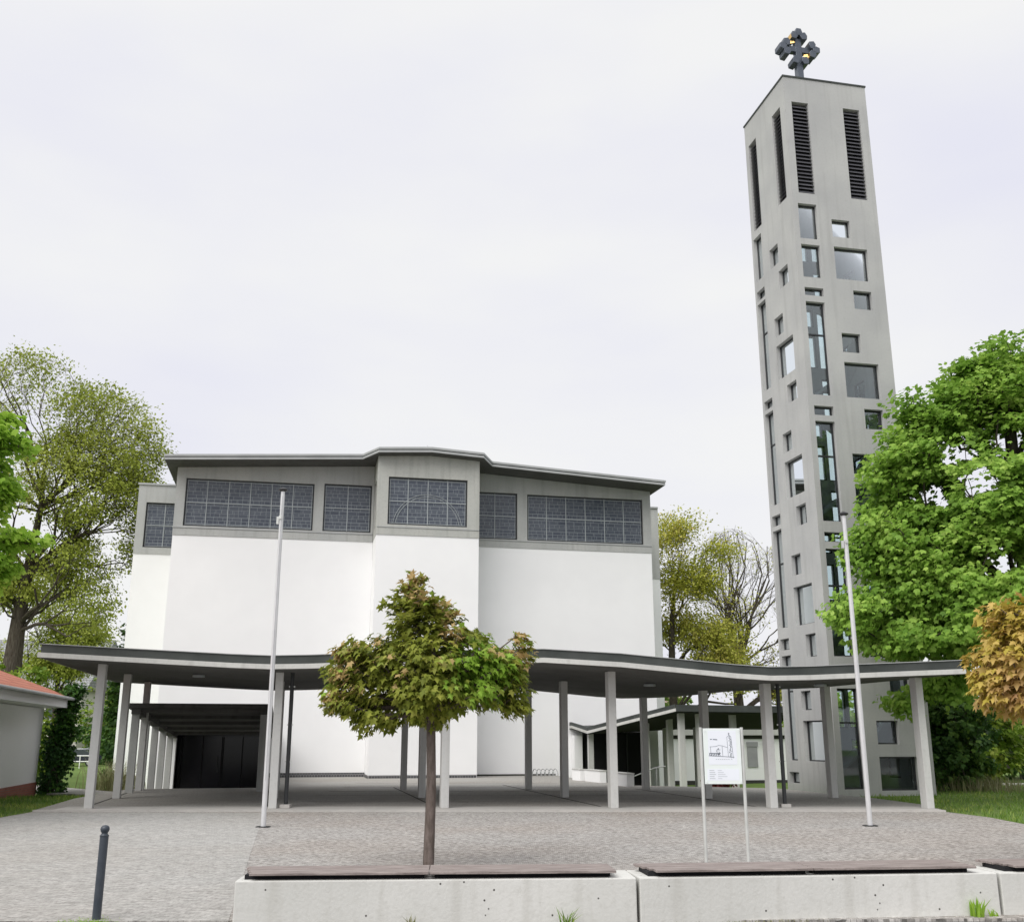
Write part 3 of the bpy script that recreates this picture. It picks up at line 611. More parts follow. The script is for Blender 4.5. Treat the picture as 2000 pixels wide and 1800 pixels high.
sg = empty('information_sign', (3.07, 15.6, -.03), R(-1.5), 'white information board with church drawing on two steel posts behind the benches', 'sign')
for x in (-.30, .30):
    m = MB(); m.tube([(x, .02, 0), (x, .02, 1.875)], .024, 12); m.build('post', M['steel'], sg)
m = MB(); m.box(-.27, .27, -.012, .004, 1.08, 1.86); pn = m.build('panel', M['panel'], sg, bevel=.002)
m = MB(); m.box(-.2, .21, -.0145, -.0125, 1.35, 1.83); m.box(-.23, .23, -.0145, -.0125, 1.13, 1.29); m.build('print', M['paper'], pn)
m = MB()
def seg(m, x0, z0, x1, z1, t=.004):
    d = Vector((x1-x0, z1-z0)).normalized(); n_ = Vector((-d.y, d.x))*t/2; y = -.0165
    m.quad((x0+n_.x, y, z0+n_.y), (x0-n_.x, y, z0-n_.y), (x1-n_.x, y, z1-n_.y), (x1+n_.x, y, z1+n_.y))
seg(m, .085, 1.46, .075, 1.74); seg(m, .125, 1.44, .115, 1.76); seg(m, .155, 1.44, .135, 1.74); seg(m, .075, 1.74, .115, 1.76); seg(m, .115, 1.76, .135, 1.74, .005)
seg(m, .105, 1.76, .105, 1.80, .006); seg(m, .093, 1.785, .117, 1.785, .006)
random.seed(3)
for k in range(26): z = 1.46+k*.0105; x = .098+random.random()*.045; seg(m, x, z, x+.006, z+.012, .006)
seg(m, -.18, 1.60, -.09, 1.605); seg(m, -.09, 1.605, -.05, 1.62); seg(m, -.05, 1.62, .0, 1.615); seg(m, .0, 1.615, .075, 1.59); seg(m, -.17, 1.6, -.165, 1.48); seg(m, .0, 1.61, .005, 1.47)
seg(m, -.2, 1.475, .17, 1.455, .006); seg(m, -.19, 1.51, -.04, 1.505, .008)
for k in range(7): x = -.19+k*.024; seg(m, x, 1.505, x+.012, 1.475, .009)
for k in range(30): a = random.random()*6.28; x = -.06+.03*math.cos(a)*random.random(); z = 1.53+.04*math.sin(a); seg(m, x, z, x+.012, z+.01, .005)
seg(m, -.17, 1.705, -.145, 1.707, .010); seg(m, -.13, 1.705, -.065, 1.700, .010)
m.build('drawing', M['ink'], pn)
m = MB()
for k in range(5): z = 1.27-k*.028; seg(m, -.2, z, -.13+.012*((k*7) % 3), z-.001, .007); seg(m, -.08, z, -.02+.05*((k*5) % 4)/2, z-.001, .005)
for x in (-.1, -.07, -.04, -.01, .02, .05, .08, .12): seg(m, x, 1.425, x+.02, 1.424, .007)
m.build('small_print', M['inkl'], pn)
m = MB()
for x in (-.245, .245):
    for z in (1.11, 1.83): m.lathe([(.009, 0), (.007, .006)], (x, -.03, z), 8)
m.build('screw', M['steel'], pn)

bl = empty('bollard', (-4.1, 10.96, -.04), 0, 'dark blue grey steel bollard with ball top near the road', 'bollard')
m = MB(); m.tube([(0, 0, 0), (0, 0, .78)], .042, 20); m.build('post', M['bollard'], bl)
m = MB(); m.lathe([(.043, .78), (.046, .79), (.03, .805), (.03, .815), (.040, .83), (.045, .85), (.040, .872), (.025, .885), (.005, .89)], (0, 0, 0), 20); m.build('ball_top', M['bollard'], bl, smooth=True)

BZ = -.07
def bench(name, p0, p1, lab, planks, n=2):
    d = Vector((p1[0]-p0[0], p1[1]-p0[1])); L_ = d.length; a = math.atan2(d.y, d.x)
    o = empty(name, (p0[0], p0[1], BZ), a, lab, 'bench', 'concrete bench walls along the plaza edge')
    m = MB(); m.box(0.008, L_-.008, 0, .62, 0, .435); m.build('concrete_base', M['bench'], o, bevel=.012)
    x0, x1 = planks; sl = (x1-x0)/n
    for k in range(n):
        bs = MB(); bs.box(x0+k*sl+.05, x0+(k+1)*sl-.05, .10, .52, .4355, .478); bs.build('bearer', M['void'], o)
        m = MB(); a0, a1 = x0+k*sl+.004, x0+(k+1)*sl-.004
        for j in range(4):
            y0 = -.008+j*.15; cutl = .10 if k == 0 else 0
            m.prism([(a0+(cutl*(1-j/3) if False else 0)+(.035*(3-j) if k == 0 and name != 'x' else 0), y0), (a1, y0), (a1, y0+.135), (a0+(.035*(3-j) if k == 0 else 0), y0+.135)], .480, .504)
        m.build('seat_planks', M['plank'], o, bevel=.004)
bench('bench', (-2.68, 10.62), (1.235, 10.86), 'leftmost concrete bench wall, under the young maple, with rusty brown planks', (.03, 3.72))
bench('bench', (1.25, 10.862), (4.97, 11.25), 'middle concrete bench wall in front of the information sign', (.07, 3.52))
bench('bench', (4.985, 11.252), (8.7, 11.64), 'rightmost concrete bench wall cut off by the picture edge', (.07, 3.5))

# ---------------------------------------------------------------- fast mesh + foliage
rng = np.random.default_rng(11)
def npmesh(name, V, F, m, parent=None, tint=None, loc=None):
    """V (n,3), F (k, c) equal-sized faces"""
    me = bpy.data.meshes.new(name); k, c = F.shape
    me.vertices.add(len(V)); me.vertices.foreach_set('co', V.astype(np.float32).ravel())
    me.loops.add(k*c); me.loops.foreach_set('vertex_index', F.astype(np.int32).ravel())
    me.polygons.add(k); me.polygons.foreach_set('loop_start', np.arange(0, k*c, c, dtype=np.int32))
    try: me.polygons.foreach_set('loop_total', np.full(k, c, dtype=np.int32))
    except Exception: pass
    if tint is not None:
        at = me.attributes.new('tint', 'FLOAT', 'POINT'); at.data.foreach_set('value', tint.astype(np.float32))
    me.materials.append(m); me.update(calc_edges=True); me.validate()
    o = bpy.data.objects.new(name, me); COL.objects.link(o)
    if parent: o.parent = parent
    return o

LEAF_SIMPLE = (np.array([(0, 0, 0), (.36, .45, .10), (0, 1, -.06), (-.36, .45, .10)]), np.array([(0, 1, 2), (0, 2, 3)]))
LEAF_BROAD = (np.array([(0, 0, 0), (.42, .18, .06), (.55, .62, -.05), (.2, .72, .03), (0, 1.05, -.10), (-.2, .72, .03), (-.55, .62, -.05), (-.42, .18, .06)]),
              np.array([(0, 1, 2), (0, 2, 3), (0, 3, 4), (0, 4, 5), (0, 5, 6), (0, 6, 7)]))
LEAF_MAPLE = (np.array([(0, .0, 0), (.30, .02, 0), (.16, .22, .03), (.56, .52, -.06), (.24, .50, .04), (.0, 1.0, -.10), (-.24, .50, .04), (-.56, .52, -.06), (-.16, .22, .03), (-.30, .02, 0), (0, .42, .06)]),
              np.array([(10, 0, 1), (10, 1, 2), (10, 2, 3), (10, 3, 4), (10, 4, 5), (10, 5, 6), (10, 6, 7), (10, 7, 8), (10, 8, 9), (10, 9, 0)]))
def leaves(name, P, out_dir, size, m, parent, tmpl=LEAF_SIMPLE, droop=.5, jit=.6, svar=.35, tint=None, upb=.9):
    n = len(P); T, Fc = tmpl
    y = out_dir + rng.normal(0, jit, (n, 3)); y[:, 2] -= droop; y /= np.linalg.norm(y, axis=1, keepdims=True)+1e-9
    up = np.array([0, 0, upb]) + out_dir*.6 + rng.normal(0, .45, (n, 3)); x = np.cross(y, up); x /= np.linalg.norm(x, axis=1, keepdims=True)+1e-9
    z = np.cross(x, y); s = size*(1+rng.uniform(-svar, svar, n))
    V = P[:, None, :] + s[:, None, None]*(T[None, :, 0, None]*x[:, None, :] + T[None, :, 1, None]*y[:, None, :] + T[None, :, 2, None]*z[:, None, :])
    k = len(T); F = (Fc[None]+(np.arange(n)*k)[:, None, None]).reshape(-1, 3)
    return npmesh(name, V.reshape(-1, 3), F, m, parent, None if tint is None else np.repeat(tint, k))

def skeleton(root_pts, C, jit=.12, bias=.35, seed=1):
    """grow branches: connect every cluster point to the nearest node already reached"""
    r = np.random.default_rng(seed)
    nodes = [np.array(p, float) for p in root_pts]; par = [-1]+list(range(len(root_pts)-1)); plen = [0.]
    for k in range(1, len(nodes)): plen.append(plen[-1]+np.linalg.norm(nodes[k]-nodes[k-1]))
    tot = plen[-1]; rootn = len(nodes); Cs = C[np.argsort(np.linalg.norm(C-nodes[-1], axis=1)*.6+np.linalg.norm(C-nodes[len(nodes)//2], axis=1)*.4)]
    clus = []
    for p in Cs:
        A_ = np.array(nodes); d = np.linalg.norm(A_-p, axis=1); low = (A_[:, 2] < root_pts[1][2]+.01)*50.
        w_ = d + bias*np.maximum(0, np.array(plen)-tot*.5) + low + 1.2*np.maximum(0, A_[:, 2]-p[2])
        j = int(np.argmin(w_)); a = nodes[j]; L_ = d[j]; segs = max(1, int(L_/max(.25, L_*.3)))
        prev = j
        for s in range(1, segs+1):
            t = s/segs; q = a*(1-t)+p*t
            if s < segs: q = q + r.normal(0, jit*L_, 3)*.22 + np.array([0, 0, .10*L_*math.sin(math.pi*t)])
            nodes.append(q); par.append(prev); plen.append(plen[prev]+L_/segs); prev = len(nodes)-1
        clus.append(prev)
    return np.array(nodes), par, clus, rootn
def branchmesh(name, nodes, par, clus, tip, m, parent, trunk_r, rootn, pw=.5, seg=5, rmax=None, root_r=None):
    n = len(nodes); cnt = np.zeros(n)
    for c in clus: cnt[c] += 1
    for i in range(n-1, 0, -1):
        if par[i] >= 0 and i >= rootn: cnt[par[i]] += cnt[i]
    for i in range(rootn-1, 0, -1): cnt[i-1] += cnt[i]
    rad = tip*np.maximum(cnt, 1)**pw
    rad *= 1 if rmax is None else 1; rad = np.minimum(rad, trunk_r)
    for i in range(rootn):
        t = i/max(1, rootn-1); rad[i] = trunk_r*(1-.45*t) if root_r is None else root_r[i]
    V, F = [], []
    ang = np.arange(seg)*2*math.pi/seg
    for i in range(1, n):
        a, b = nodes[par[i]], nodes[i]; d = b-a; L_ = np.linalg.norm(d)
        if L_ < 1e-5: continue
        d /= L_; h = np.array([0, 0, 1.]) if abs(d[2]) < .9 else np.array([1., 0, 0]); x = np.cross(d, h); x /= np.linalg.norm(x); y = np.cross(d, x)
        ra = min(rad[par[i]], rad[i]*1.5) if i >= rootn else rad[par[i]]; rb = rad[i]; o = len(V)*seg
        ring = np.cos(ang)[:, None]*x+np.sin(ang)[:, None]*y
        V.append(a+ring*ra); V.append(b+d*rb*.3+ring*rb)
        for k in range(seg): l = (k+1) % seg; F.append((o+k, o+l, o+seg+l, o+seg+k))
    o = npmesh(name, np.concatenate(V), np.array(F), m, parent)
    for p in o.data.polygons: p.use_smooth = True
    return o
def clusters(blobs, n, surf=.5, seed=2):
    r = np.random.default_rng(seed); vol = np.array([b[3]*b[4]*b[5] for b in blobs])**.67; k = r.choice(len(blobs), n, p=vol/vol.sum())
    B = np.array(blobs)[k]; d = r.normal(size=(n, 3)); d /= np.linalg.norm(d, axis=1, keepdims=True); rr = r.uniform(0, 1, n)**surf
    return B[:, :3] + d*rr[:, None]*B[:, 3:6]
def make_tree(name, label, cat, base, stem, blobs, ncl, cr, per, lsize, lm, bm_, trunk_r, tip, tmpl=LEAF_SIMPLE, droop=.5, surf=.4, flat=.6, seed=1, pw=.5, bias=.35, tintf=None, group=None, root_r=None, jit=.6, keep=None, upb=.9):
    o = empty(name, base, 0, label, cat, group); b = np.array(base)
    C = clusters(blobs, ncl, surf, seed)
    if keep is not None: C = C[keep(C)]
    nodes, par, clus, rn = skeleton(stem, C, seed=seed, bias=bias)
    branchmesh('trunk', nodes-b, par, clus, tip, bm_, o, trunk_r, rn, pw, root_r=root_r)
    if per:
        r = np.random.default_rng(seed+5); n = len(C)*per
        off_ = r.normal(0, 1, (n, 3)); off_ /= np.linalg.norm(off_, axis=1, keepdims=True)+1e-9; off_ *= (r.uniform(0, 1, n)**.45)[:, None]*cr; off_[:, 2] *= flat
        P = np.repeat(C, per, axis=0)+off_
        if keep is not None: P = P[keep(P)]
        cen = np.array([b[0], b[1], np.mean(C[:, 2])]); od = P-cen; od[:, 2] *= .5; od /= np.linalg.norm(od, axis=1, keepdims=True)+1e-9
        ti = tintf(P) if tintf else None
        leaves('crown', P-b, od, lsize, lm, o, tmpl, droop, jit, tint=ti, upb=upb)
    return o

def grown_tree(name, label, cat, stem, root_r, blobs, depth, l0, lk, ang, per, cr, lsize, lm, bmt, seed=1, group=None, nk=(2, 3), fork=3, thick=.72, upw=.12, out=1.12, leafprob=1.):
    """limbs that fork again and again, kept inside an uneven crown envelope"""
    o = empty(name, stem[0], 0, label, cat, group); b = np.array(stem[0]); r = np.random.default_rng(seed); B = np.array(blobs)
    def inside(p): return (np.min(np.sum(((p-B[:, :3])/(B[:, 3:6]*out))**2, axis=1)) < 1)
    segs = []; tips = []
    for i in range(len(stem)-1): segs.append((np.array(stem[i]), np.array(stem[i+1]), root_r[i], root_r[i+1]))
    todo = []
    for B0 in B:
        for q in range(fork):
            tg = B0[:3]+r.normal(0, .45, 3)*B0[3:6]
            ok = [i for i in range(1, len(stem)) if stem[i][2] < tg[2]+.3] or [1]; c_ = [np.linalg.norm(tg-np.array(stem[i]))+r.uniform(0, 4) for i in ok]; i = ok[int(np.argmin(c_))]
            d = tg-np.array(stem[i]); L_ = np.linalg.norm(d); d = d/L_+np.array([0, 0, .12]); d /= np.linalg.norm(d)
            todo.append((np.array(stem[i])-np.array([0, 0, r.uniform(0, .8)]), d, max(.7, L_*.5), min(root_r[i]*.55, .035+.022*L_), 0))
    while todo:
        p, d, L_, ra, lv = todo.pop(); n = 3; q = p; rr = ra
        for k in range(n):
            d = d+r.normal(0, .09, 3)+np.array([0, 0, upw*.25]); d /= np.linalg.norm(d); q2 = q+d*L_/n; rb = rr*.90; segs.append((q, q2, rr, rb)); q, rr = q2, rb
            if lv >= depth-3: tips.append(q)
        if lv >= depth or rr < .004: continue
        ch = r.integers(nk[0], nk[1]+1)
        for c in range(ch):
            for t in range(7):
                ax = r.normal(size=3); ax -= ax.dot(d)*d; ax /= np.linalg.norm(ax); a_ = ang*r.uniform(.5, 1.3)*(1+t*.12); d2 = d*math.cos(a_)+ax*math.sin(a_); d2[2] += upw; d2 /= np.linalg.norm(d2)
                if lv < 1 or inside(q+d2*L_*lk): break
            else: continue
            todo.append((q, d2, L_*lk*r.uniform(.8, 1.15), rr*(thick+.06*(c == 0)), lv+1))
    S0 = np.array([x[0] for x in segs])-b; S1 = np.array([x[1] for x in segs])-b; RA = np.array([x[2] for x in segs]); RB = np.array([x[3] for x in segs])
    D = S1-S0; D /= np.linalg.norm(D, axis=1, keepdims=True)+1e-9; H = np.where(np.abs(D[:, 2:3]) < .9, np.array([[0, 0, 1.]]), np.array([[1., 0, 0]])); X = np.cross(D, H); X /= np.linalg.norm(X, axis=1, keepdims=True); Y = np.cross(D, X)
    sg = 5; an = np.arange(sg)*2*math.pi/sg; ring = np.cos(an)[None, :, None]*X[:, None]+np.sin(an)[None, :, None]*Y[:, None]
    V = np.concatenate([S0[:, None]+ring*RA[:, None, None], S1[:, None]+D[:, None]*RB[:, None, None]*.4+ring*RB[:, None, None]], 1).reshape(-1, 3)
    f0 = np.array([(k, (k+1) % sg, sg+(k+1) % sg, sg+k) for k in range(sg)]); F = (f0[None]+(np.arange(len(segs))*2*sg)[:, None, None]).reshape(-1, 4)
    npmesh('trunk', V, F, bmt, o)
    T = np.array(tips); T = T[[inside(p) for p in T]] if len(T) else T
    if leafprob < 1: T = T[r.random(len(T)) < leafprob]
    P = np.repeat(T, per, axis=0)+r.normal(0, cr*.5, (len(T)*per, 3))*np.array([1, 1, .7]); od = P-np.array([b[0], b[1], np.mean(T[:, 2])]); od /= np.linalg.norm(od, axis=1, keepdims=True)+1e-9
    leaves('crown', P-b, od, lsize, lm, o, LEAF_SIMPLE, .3, .7)
    print(name, len(segs), len(P)); return o

# ---- young maple on the plaza
MAPLE = [(-1.41, 15, 3.86, .13, .12, .14), (-1.49, 15, 3.58, .34, .28, .2), (-1.25, 15, 3.5, .3, .28, .2), (-1.0, 15.1, 3.42, .2, .18, .14), (-1.39, 15, 3.24, .38, .38, .22), (-2.25, 14.9, 2.86, .3, .3, .12), (-1.95, 15, 2.92, .5, .45, .18), (-.74, 15, 3.07, .40, .42, .15), (.07, 14.9, 3.02, .11, .12, .24), (.08, 14.9, 2.72, .16, .2, .2), (-.33, 14.8, 2.75, .42, .5, .24), (-2.28, 15, 2.65, .33, .45, .24), (-1.32, 15, 2.69, .78, .8, .42), (-2.26, 14.9, 2.24, .36, .55, .25), (-2.0, 14.9, 1.98, .34, .5, .2), (-1.31, 15, 2.3, .7, .85, .36), (-.54, 14.9, 2.4, .55, .7, .3), (-.07, 15, 2.47, .28, .45, .33), (-2.51, 15, 2.17, .13, .25, .1), (0.0, 15, 2.13, .16, .3, .12), (-1.2, 15, 2.0, .38, .45, .13)]
def mtint(P):
    n = len(P); r = np.random.default_rng(4)
    t = np.clip(.24+r.normal(0, .13, n), 0, .5)
    d = np.sqrt(((P[:, 0]+.42)/.42)**2+((P[:, 2]-2.62)/.42)**2)+np.maximum(0, P[:, 1]-14.9)*.8+r.normal(0, .15, n)
    t = np.where(d+r.normal(0, .22, n) < 1, .66+r.normal(0, .05, n), t)
    tips = np.array([(-1.41, 15, 3.9), (-1.3, 14.8, 3.75), (-.95, 15, 3.5), (-2.35, 14.8, 2.82), (-2.45, 14.6, 2.6), (.06, 14.9, 3.12), (.06, 14.8, 2.85), (-.85, 14.8, 3.2), (-1.95, 14.7, 3.08), (-1.55, 14.2, 2.6), (-1.0, 14.2, 2.85), (-1.95, 14.3, 2.3), (-2.5, 14.7, 2.3), (-2.3, 14.5, 2.5), (-1.8, 14.2, 2.7), (-.2, 14.3, 2.95)])
    dd = np.min(np.linalg.norm(P[:, None]-tips[None], axis=2), axis=1)+r.normal(0, .05, n)
    return np.clip(np.where(dd < .19, .86+r.normal(0, .08, n), t), 0, 1)
make_tree('young_maple', 'small olive and bronze leaved maple on a slim straight trunk, behind the leftmost bench', 'tree', (-1.15, 15.05, -.04),
          [(-1.15, 15.05, -.04), (-1.13, 15.05, 1.0), (-1.15, 15.04, 1.9), (-1.2, 15.02, 2.5), (-1.36, 15, 3.2), (-1.4, 15, 3.75)], MAPLE, 800, .15, 15, .108, GREEN['maple'], M['barky'], .078, .006, LEAF_MAPLE, .75, .38, .7, 3, .5, tintf=mtint, root_r=[.082, .072, .066, .05, .03, .012], jit=.45, upb=1.0)

YELLOW = [(7.45, 14.5, 3.15, .8, .8, .45), (7.15, 14.5, 2.66, .75, .8, .5), (7.48, 14.5, 2.31, .85, .8, .42), (6.7, 14.5, 2.33, .3, .4, .3), (6.85, 14.5, 3.27, .22, .3, .25)]
make_tree('golden_maple', 'golden orange leaved young maple cut off by the right picture edge', 'tree', (7.65, 14.6, -.04),
          [(7.65, 14.6, -.04), (7.64, 14.6, 1.7), (7.6, 14.6, 2.4), (7.6, 14.6, 3.4)], YELLOW, 420, .16, 13, .125, GREEN['yellow'], M['barky'], .08, .006, LEAF_MAPLE, .75, .4, .7, 5, jit=.45, root_r=[.08, .07, .05, .02])

BIG = [(15.89, 31, 12.4, 1.79, 2.2, 1.8), (14.55, 31, 12.7, .9, 1.2, 1.0), (13.08, 31, 11.21, 1.21, 1.5, 1.2), (11.7, 30.5, 9.41, 1.0, 1.3, 1.2), (13.52, 31, 9.38, 2.0, 2.3, 1.7), (11.1, 30.3, 7.35, 1.0, 1.4, 1.25), (12.86, 30.2, 6.57, 2.2, 2.6, 1.8), (10.2, 29.9, 5.29, .75, .9, .75), (11.27, 30.2, 4.55, 1.2, 1.6, .7), (13.3, 29.8, 4.6, 1.8, 2.4, .95), (17.0, 31, 10.37, 2.41, 3, 3.1), (16.6, 31, 6.5, 2.33, 3, 2.4), (11.65, 31.2, 2.75, .5, .4, .33), (14.4, 28.5, 8.16, 1.7, 1.6, 1.7), (13.9, 28.2, 5.4, 1.6, 1.5, 1.2), (12.9, 31.5, 3.2, 1.1, 1.2, .5), (12.4, 30.8, 8.1, 1.3, 1.5, 1.2), (13.0, 30.8, 10.4, 1.1, 1.3, 1.1), (14.3, 31, 11.6, 1.3, 1.4, 1.3), (11.9, 30.2, 5.7, 1.0, 1.3, .9)]
def keepbig(P):
    u, v = P[:, 0]*CA+P[:, 1]*SA, -P[:, 0]*SA+P[:, 1]*CA
    intower = (u > 17.0) & (u < 20.9) & (v > 31.1) & (v < 35.2)
    incan = (P[:, 1] < 33.3) & (P[:, 1] > 25.4) & (P[:, 0] < 11.35-K*(P[:, 1]-25.7)) & (P[:, 2] < 3.7)
    hole = np.zeros(len(P), bool); k_ = 31/np.maximum(P[:, 1], 1); qx, qz = P[:, 0]*k_, (P[:, 2]-1.7)*k_+1.7
    wob = .5*np.sin(qx*7.1+qz*3.3)+.5*np.sin(qz*9.7-qx*4.1+1)+.35*np.sin(qx*19+qz*15)
    for hx, hz, hr in ((14.0, 10.3, .38), (14.6, 9.4, .42), (13.1, 8.9, .30), (14.9, 6.8, .34), (15.7, 10.6, .32)):
        hole |= (((qx-hx)**2/2.2+(qz-hz)**2)/hr**2*(1+.75*wob) < 1) & (rng.random(len(P)) < .93)
    return ~(intower | incan | hole)
make_tree('large_maple', 'large dense bright green maple beside the bell tower', 'tree', (16.2, 31.5, -.12),
          [(16.2, 31.5, -.12), (16.15, 31.4, 2.0), (16.1, 31.3, 3.6), (15.7, 31.2, 5.6), (15.6, 31, 8), (15.7, 31, 11)], BIG, 2100, .58, 58, .15, GREEN['big'], M['bark'], .34, .011, LEAF_BROAD, .8, .58, .5, 6, keep=keepbig, bias=.2)
NEAR = [(-11.35, 22, 8.05, .5, .6, .65), (-11.3, 22, 6.92, .3, .6, .6), (-10.75, 22, 5.87, .48, .5, .2), (-11.2, 22, 5.3, .36, .6, .5), (-12.5, 22, 6.8, 1.0, 1.6, 1.9)]
make_tree('bright_maple', 'fresh bright green branches reaching in at the left picture edge', 'tree', (-15.6, 21.5, -.1),
          [(-15.6, 21.5, -.1), (-15.5, 21.5, 2), (-15.2, 21.6, 4.3), (-14.8, 21.8, 6), (-14.4, 21.9, 8)], NEAR, 420, .30, 24, .135, GREEN['near'], M['bark'], .22, .008, LEAF_BROAD, .6, .45, .6, 7, root_r=[.22, .2, .16, .1, .04])

LEFTBIG = [(-26.65, 54, 20.04, 2.13, 2.4, 2.0), (-23.52, 54, 18.55, 2.7, 2.6, 1.69), (-20.9, 54, 17.0, 1.5, 2, 2.0), (-23.59, 54, 15.36, 3.5, 3.5, 2.2), (-26.6, 54, 15.07, 2.49, 3, 2.49), (-21.58, 54, 13.37, 2.2, 2.5, 1.65), (-22.14, 54, 10.87, 1.77, 2, 1.22), (-25.57, 54, 11.15, 1.9, 2.5, 1.63), (-22.56, 54, 8.43, 2.01, 2, 1.1), (-29.53, 54, 16.22, 3.06, 4, 4.18), (-26.42, 54, 8.8, 1.08, 2, 1.2)]
grown_tree('oak', 'tall loose yellow green oak with dark forked trunk left of the church', 'tree',
          [(-26.0, 54, -.75), (-25.95, 54, 3), (-25.85, 54, 5.2), (-25.8, 54, 7.6), (-25.6, 54, 10.5), (-25.3, 54, 14)], [.62, .55, .5, .38, .26, .14], LEFTBIG, 6, 4.2, .72, .62, 6, .72, .15, GREEN['sparse'], M['bark'], 8, fork=4, upw=.05, leafprob=.42, out=1.2)
RA_ = [(11.03, 62, 14.78, 1.42, 1.2, 1.0), (9.42, 62, 13.5, 1.26, 1.6, 1.7), (10.55, 62, 10.98, 2.17, 2, 1.86), (12.46, 62, 11.92, 1.4, 1.4, .93), (9.83, 62, 8.51, 1.84, 2, 1.54), (11.93, 62, 7.6, 1.84, 2, 1.07), (12.2, 61, 5.2, 2.0, 1.5, .8)]
grown_tree('linden', 'tall slim tree with yellow green spring leaves close to the right church wall', 'tree',
          [(9.6, 62, -.75), (9.5, 62, 3), (9.5, 62, 6), (9.6, 62, 8.5), (9.9, 62, 11)], [.3, .26, .22, .15, .08], RA_, 5, 3.0, .74, .62, 5, .95, .155, GREEN['sparse2'], M['bark'], 9, 'background trees right of the church')
RB_ = [(14.71, 68, 13.25, 1.88, 1.6, 1.71), (16.34, 68, 11.88, 1.6, 1.6, 2.04), (13.56, 68, 10.5, 1.7, 1.6, 1.8), (15.5, 68, 9.17, 2.3, 1.8, 2.02), (17.1, 68, 8.3, 1.3, 1.5, 2.2), (13.6, 68, 7, 1.3, 1.5, 1)]
grown_tree('bare_tree', 'almost leafless dark tree with many fine twigs between church and tower', 'tree',
          [(14.8, 68, -.75), (14.7, 68, 2.5), (14.6, 68, 4.6), (14.7, 68, 6.2)], [.42, .36, .32, .22], RB_, 7, 3.0, .76, .5, 1, .5, .14, GREEN['sparse2'], M['bark'], 12, 'background trees right of the church', fork=3, leafprob=.25, out=1.2, upw=.1)
RC_ = [(13.2, 65, 6.6, 2.2, 1.5, 1.0), (15.0, 65, 5.4, 1.6, 1.5, .7), (16.6, 66, 4.6, 1.3, 1.4, 1.2)]
make_tree('hazel', 'low yellow green budding tree in front of the bare tree', 'tree', (14.2, 65, -.75), [(14.2, 65, -.75), (14.2, 65, 1.5), (14.1, 65, 3.2), (14.1, 65, 4.5)], RC_, 420, .5, 9, .19, GREEN['sparse2'], M['bark'], .16, .014, LEAF_SIMPLE, .3, .7, .6, 12, group='background trees right of the church')

# ---- shrubs
def shrub(name, label, x, y, r, h, lm, n=160, per=14, ls=.12, seed=1, cat='shrub', group=None, z=None):
    z0 = gz(x, y) if z is None else z
    bl_ = [(x, y, z0+h*.5, r, r, h*.5), (x-r*.4, y, z0+h*.35, r*.7, r*.7, h*.35), (x+r*.45, y, z0+h*.4, r*.6, r*.7, h*.4)]
    return make_tree(name, label, cat, (x, y, z0), [(x, y, z0), (x, y, z0+h*.15), (x, y, z0+h*.4), (x, y, z0+h*.7)], bl_, n, .3, per, ls, lm, M['bark'], .06, .008, LEAF_BROAD, .4, .5, .8, seed, group=group)
shrub('bush', 'dark green bush right of the bell tower base', 15.4, 38.5, 1.9, 4.6, GREEN['bush'], 420, 18, .17, 21, group='bushes on the right lawn')
shrub('bush', 'mid green bush behind the dark bush, below the large maple', 19.5, 46, 2.6, 5.6, GREEN['bushy'], 420, 16, .2, 22, group='bushes on the right lawn')
shrub('bush', 'light green bush behind the far park bench', 25.5, 62, 4.2, 6.5, GREEN['bushy'], 460, 16, .26, 23, group='bushes on the right lawn')
shrub('bush', 'dark bush at the right edge beyond the park bench', 33, 66, 4.5, 5, GREEN['bush'], 400, 16, .26, 24, group='bushes on the right lawn')
shrub('bush', 'round green treetop above the parish hall roof', 11.6, 84, 3.2, 7.2, GREEN['grass'], 420, 16, .28, 25)
shrub('bush', 'light green bush left of the oak trunk behind the small house', -23.5, 50, 2.2, 6.0, GREEN['bushy'], 400, 14, .2, 26)
shrub('bush', 'tall yellow green bush behind the parked car', -40, 108, 4.5, 9.0, GREEN['bushy'], 380, 14, .24, 27)
shrub('bush', 'tall dark conifer like bush beside the left church wall', -22.2, 60, .7, 9.4, GREEN['bush'], 340, 16, .18, 28)
shrub('hedge', 'dark hedge behind the parked car, in front of the yellow green bush', -36.5, 101, 4.5, 5.6, GREEN['bush'], 380, 16, .24, 29, 'hedge')
RD_ = [(-29.5, 66, 10.2, 2.4, 2, 1.6), (-27.3, 66, 8.0, 2.2, 2, 1.6), (-30.5, 66, 6.5, 2.0, 2, 1.5), (-26.8, 66, 5.2, 1.5, 1.5, 1.2)]
grown_tree('ash', 'yellow green spring tree behind the oak, above the left end of the canopy', 'tree', [(-28.5, 66, -.75), (-28.5, 66, 2), (-28.6, 66, 4.2), (-28.6, 66, 6)], [.2, .17, .13, .1], RD_, 5, 2.2, .76, .6, 6, .8, .17, GREEN['sparse'], M['bark'], 15)
shrub('red_shrub', 'small dark red shrub behind the sign under the canopy', 8.0, 41.5, .55, 1.1, leafmat('red_leaf', [(0, (.05, .008, .01)), (1, (.2, .04, .04))]), 70, 12, .09, 30)
# ivy column on the corner of the small house
def ivy():
    bl_ = []
    for k in range(9): z = -.1+k*.42; u, v = -8.25+.05*k, 41.25; x, y, _ = W(u, v); bl_.append((x, y, z, .5 if k < 6 else .42, .4, .32))
    x, y, _ = W(-8.25, 41.25); make_tree('ivy', 'dark green ivy climbing the corner of the small white house', 'ivy', (x, y, -.4), [(x, y, -.4), (x, y, .6), (x, y, 1.8), (x, y, 3)], bl_, 330, .22, 16, .11, GREEN['ivy'], M['bark'], .1, .008, LEAF_BROAD, .8, .45, 1, 31)
ivy()

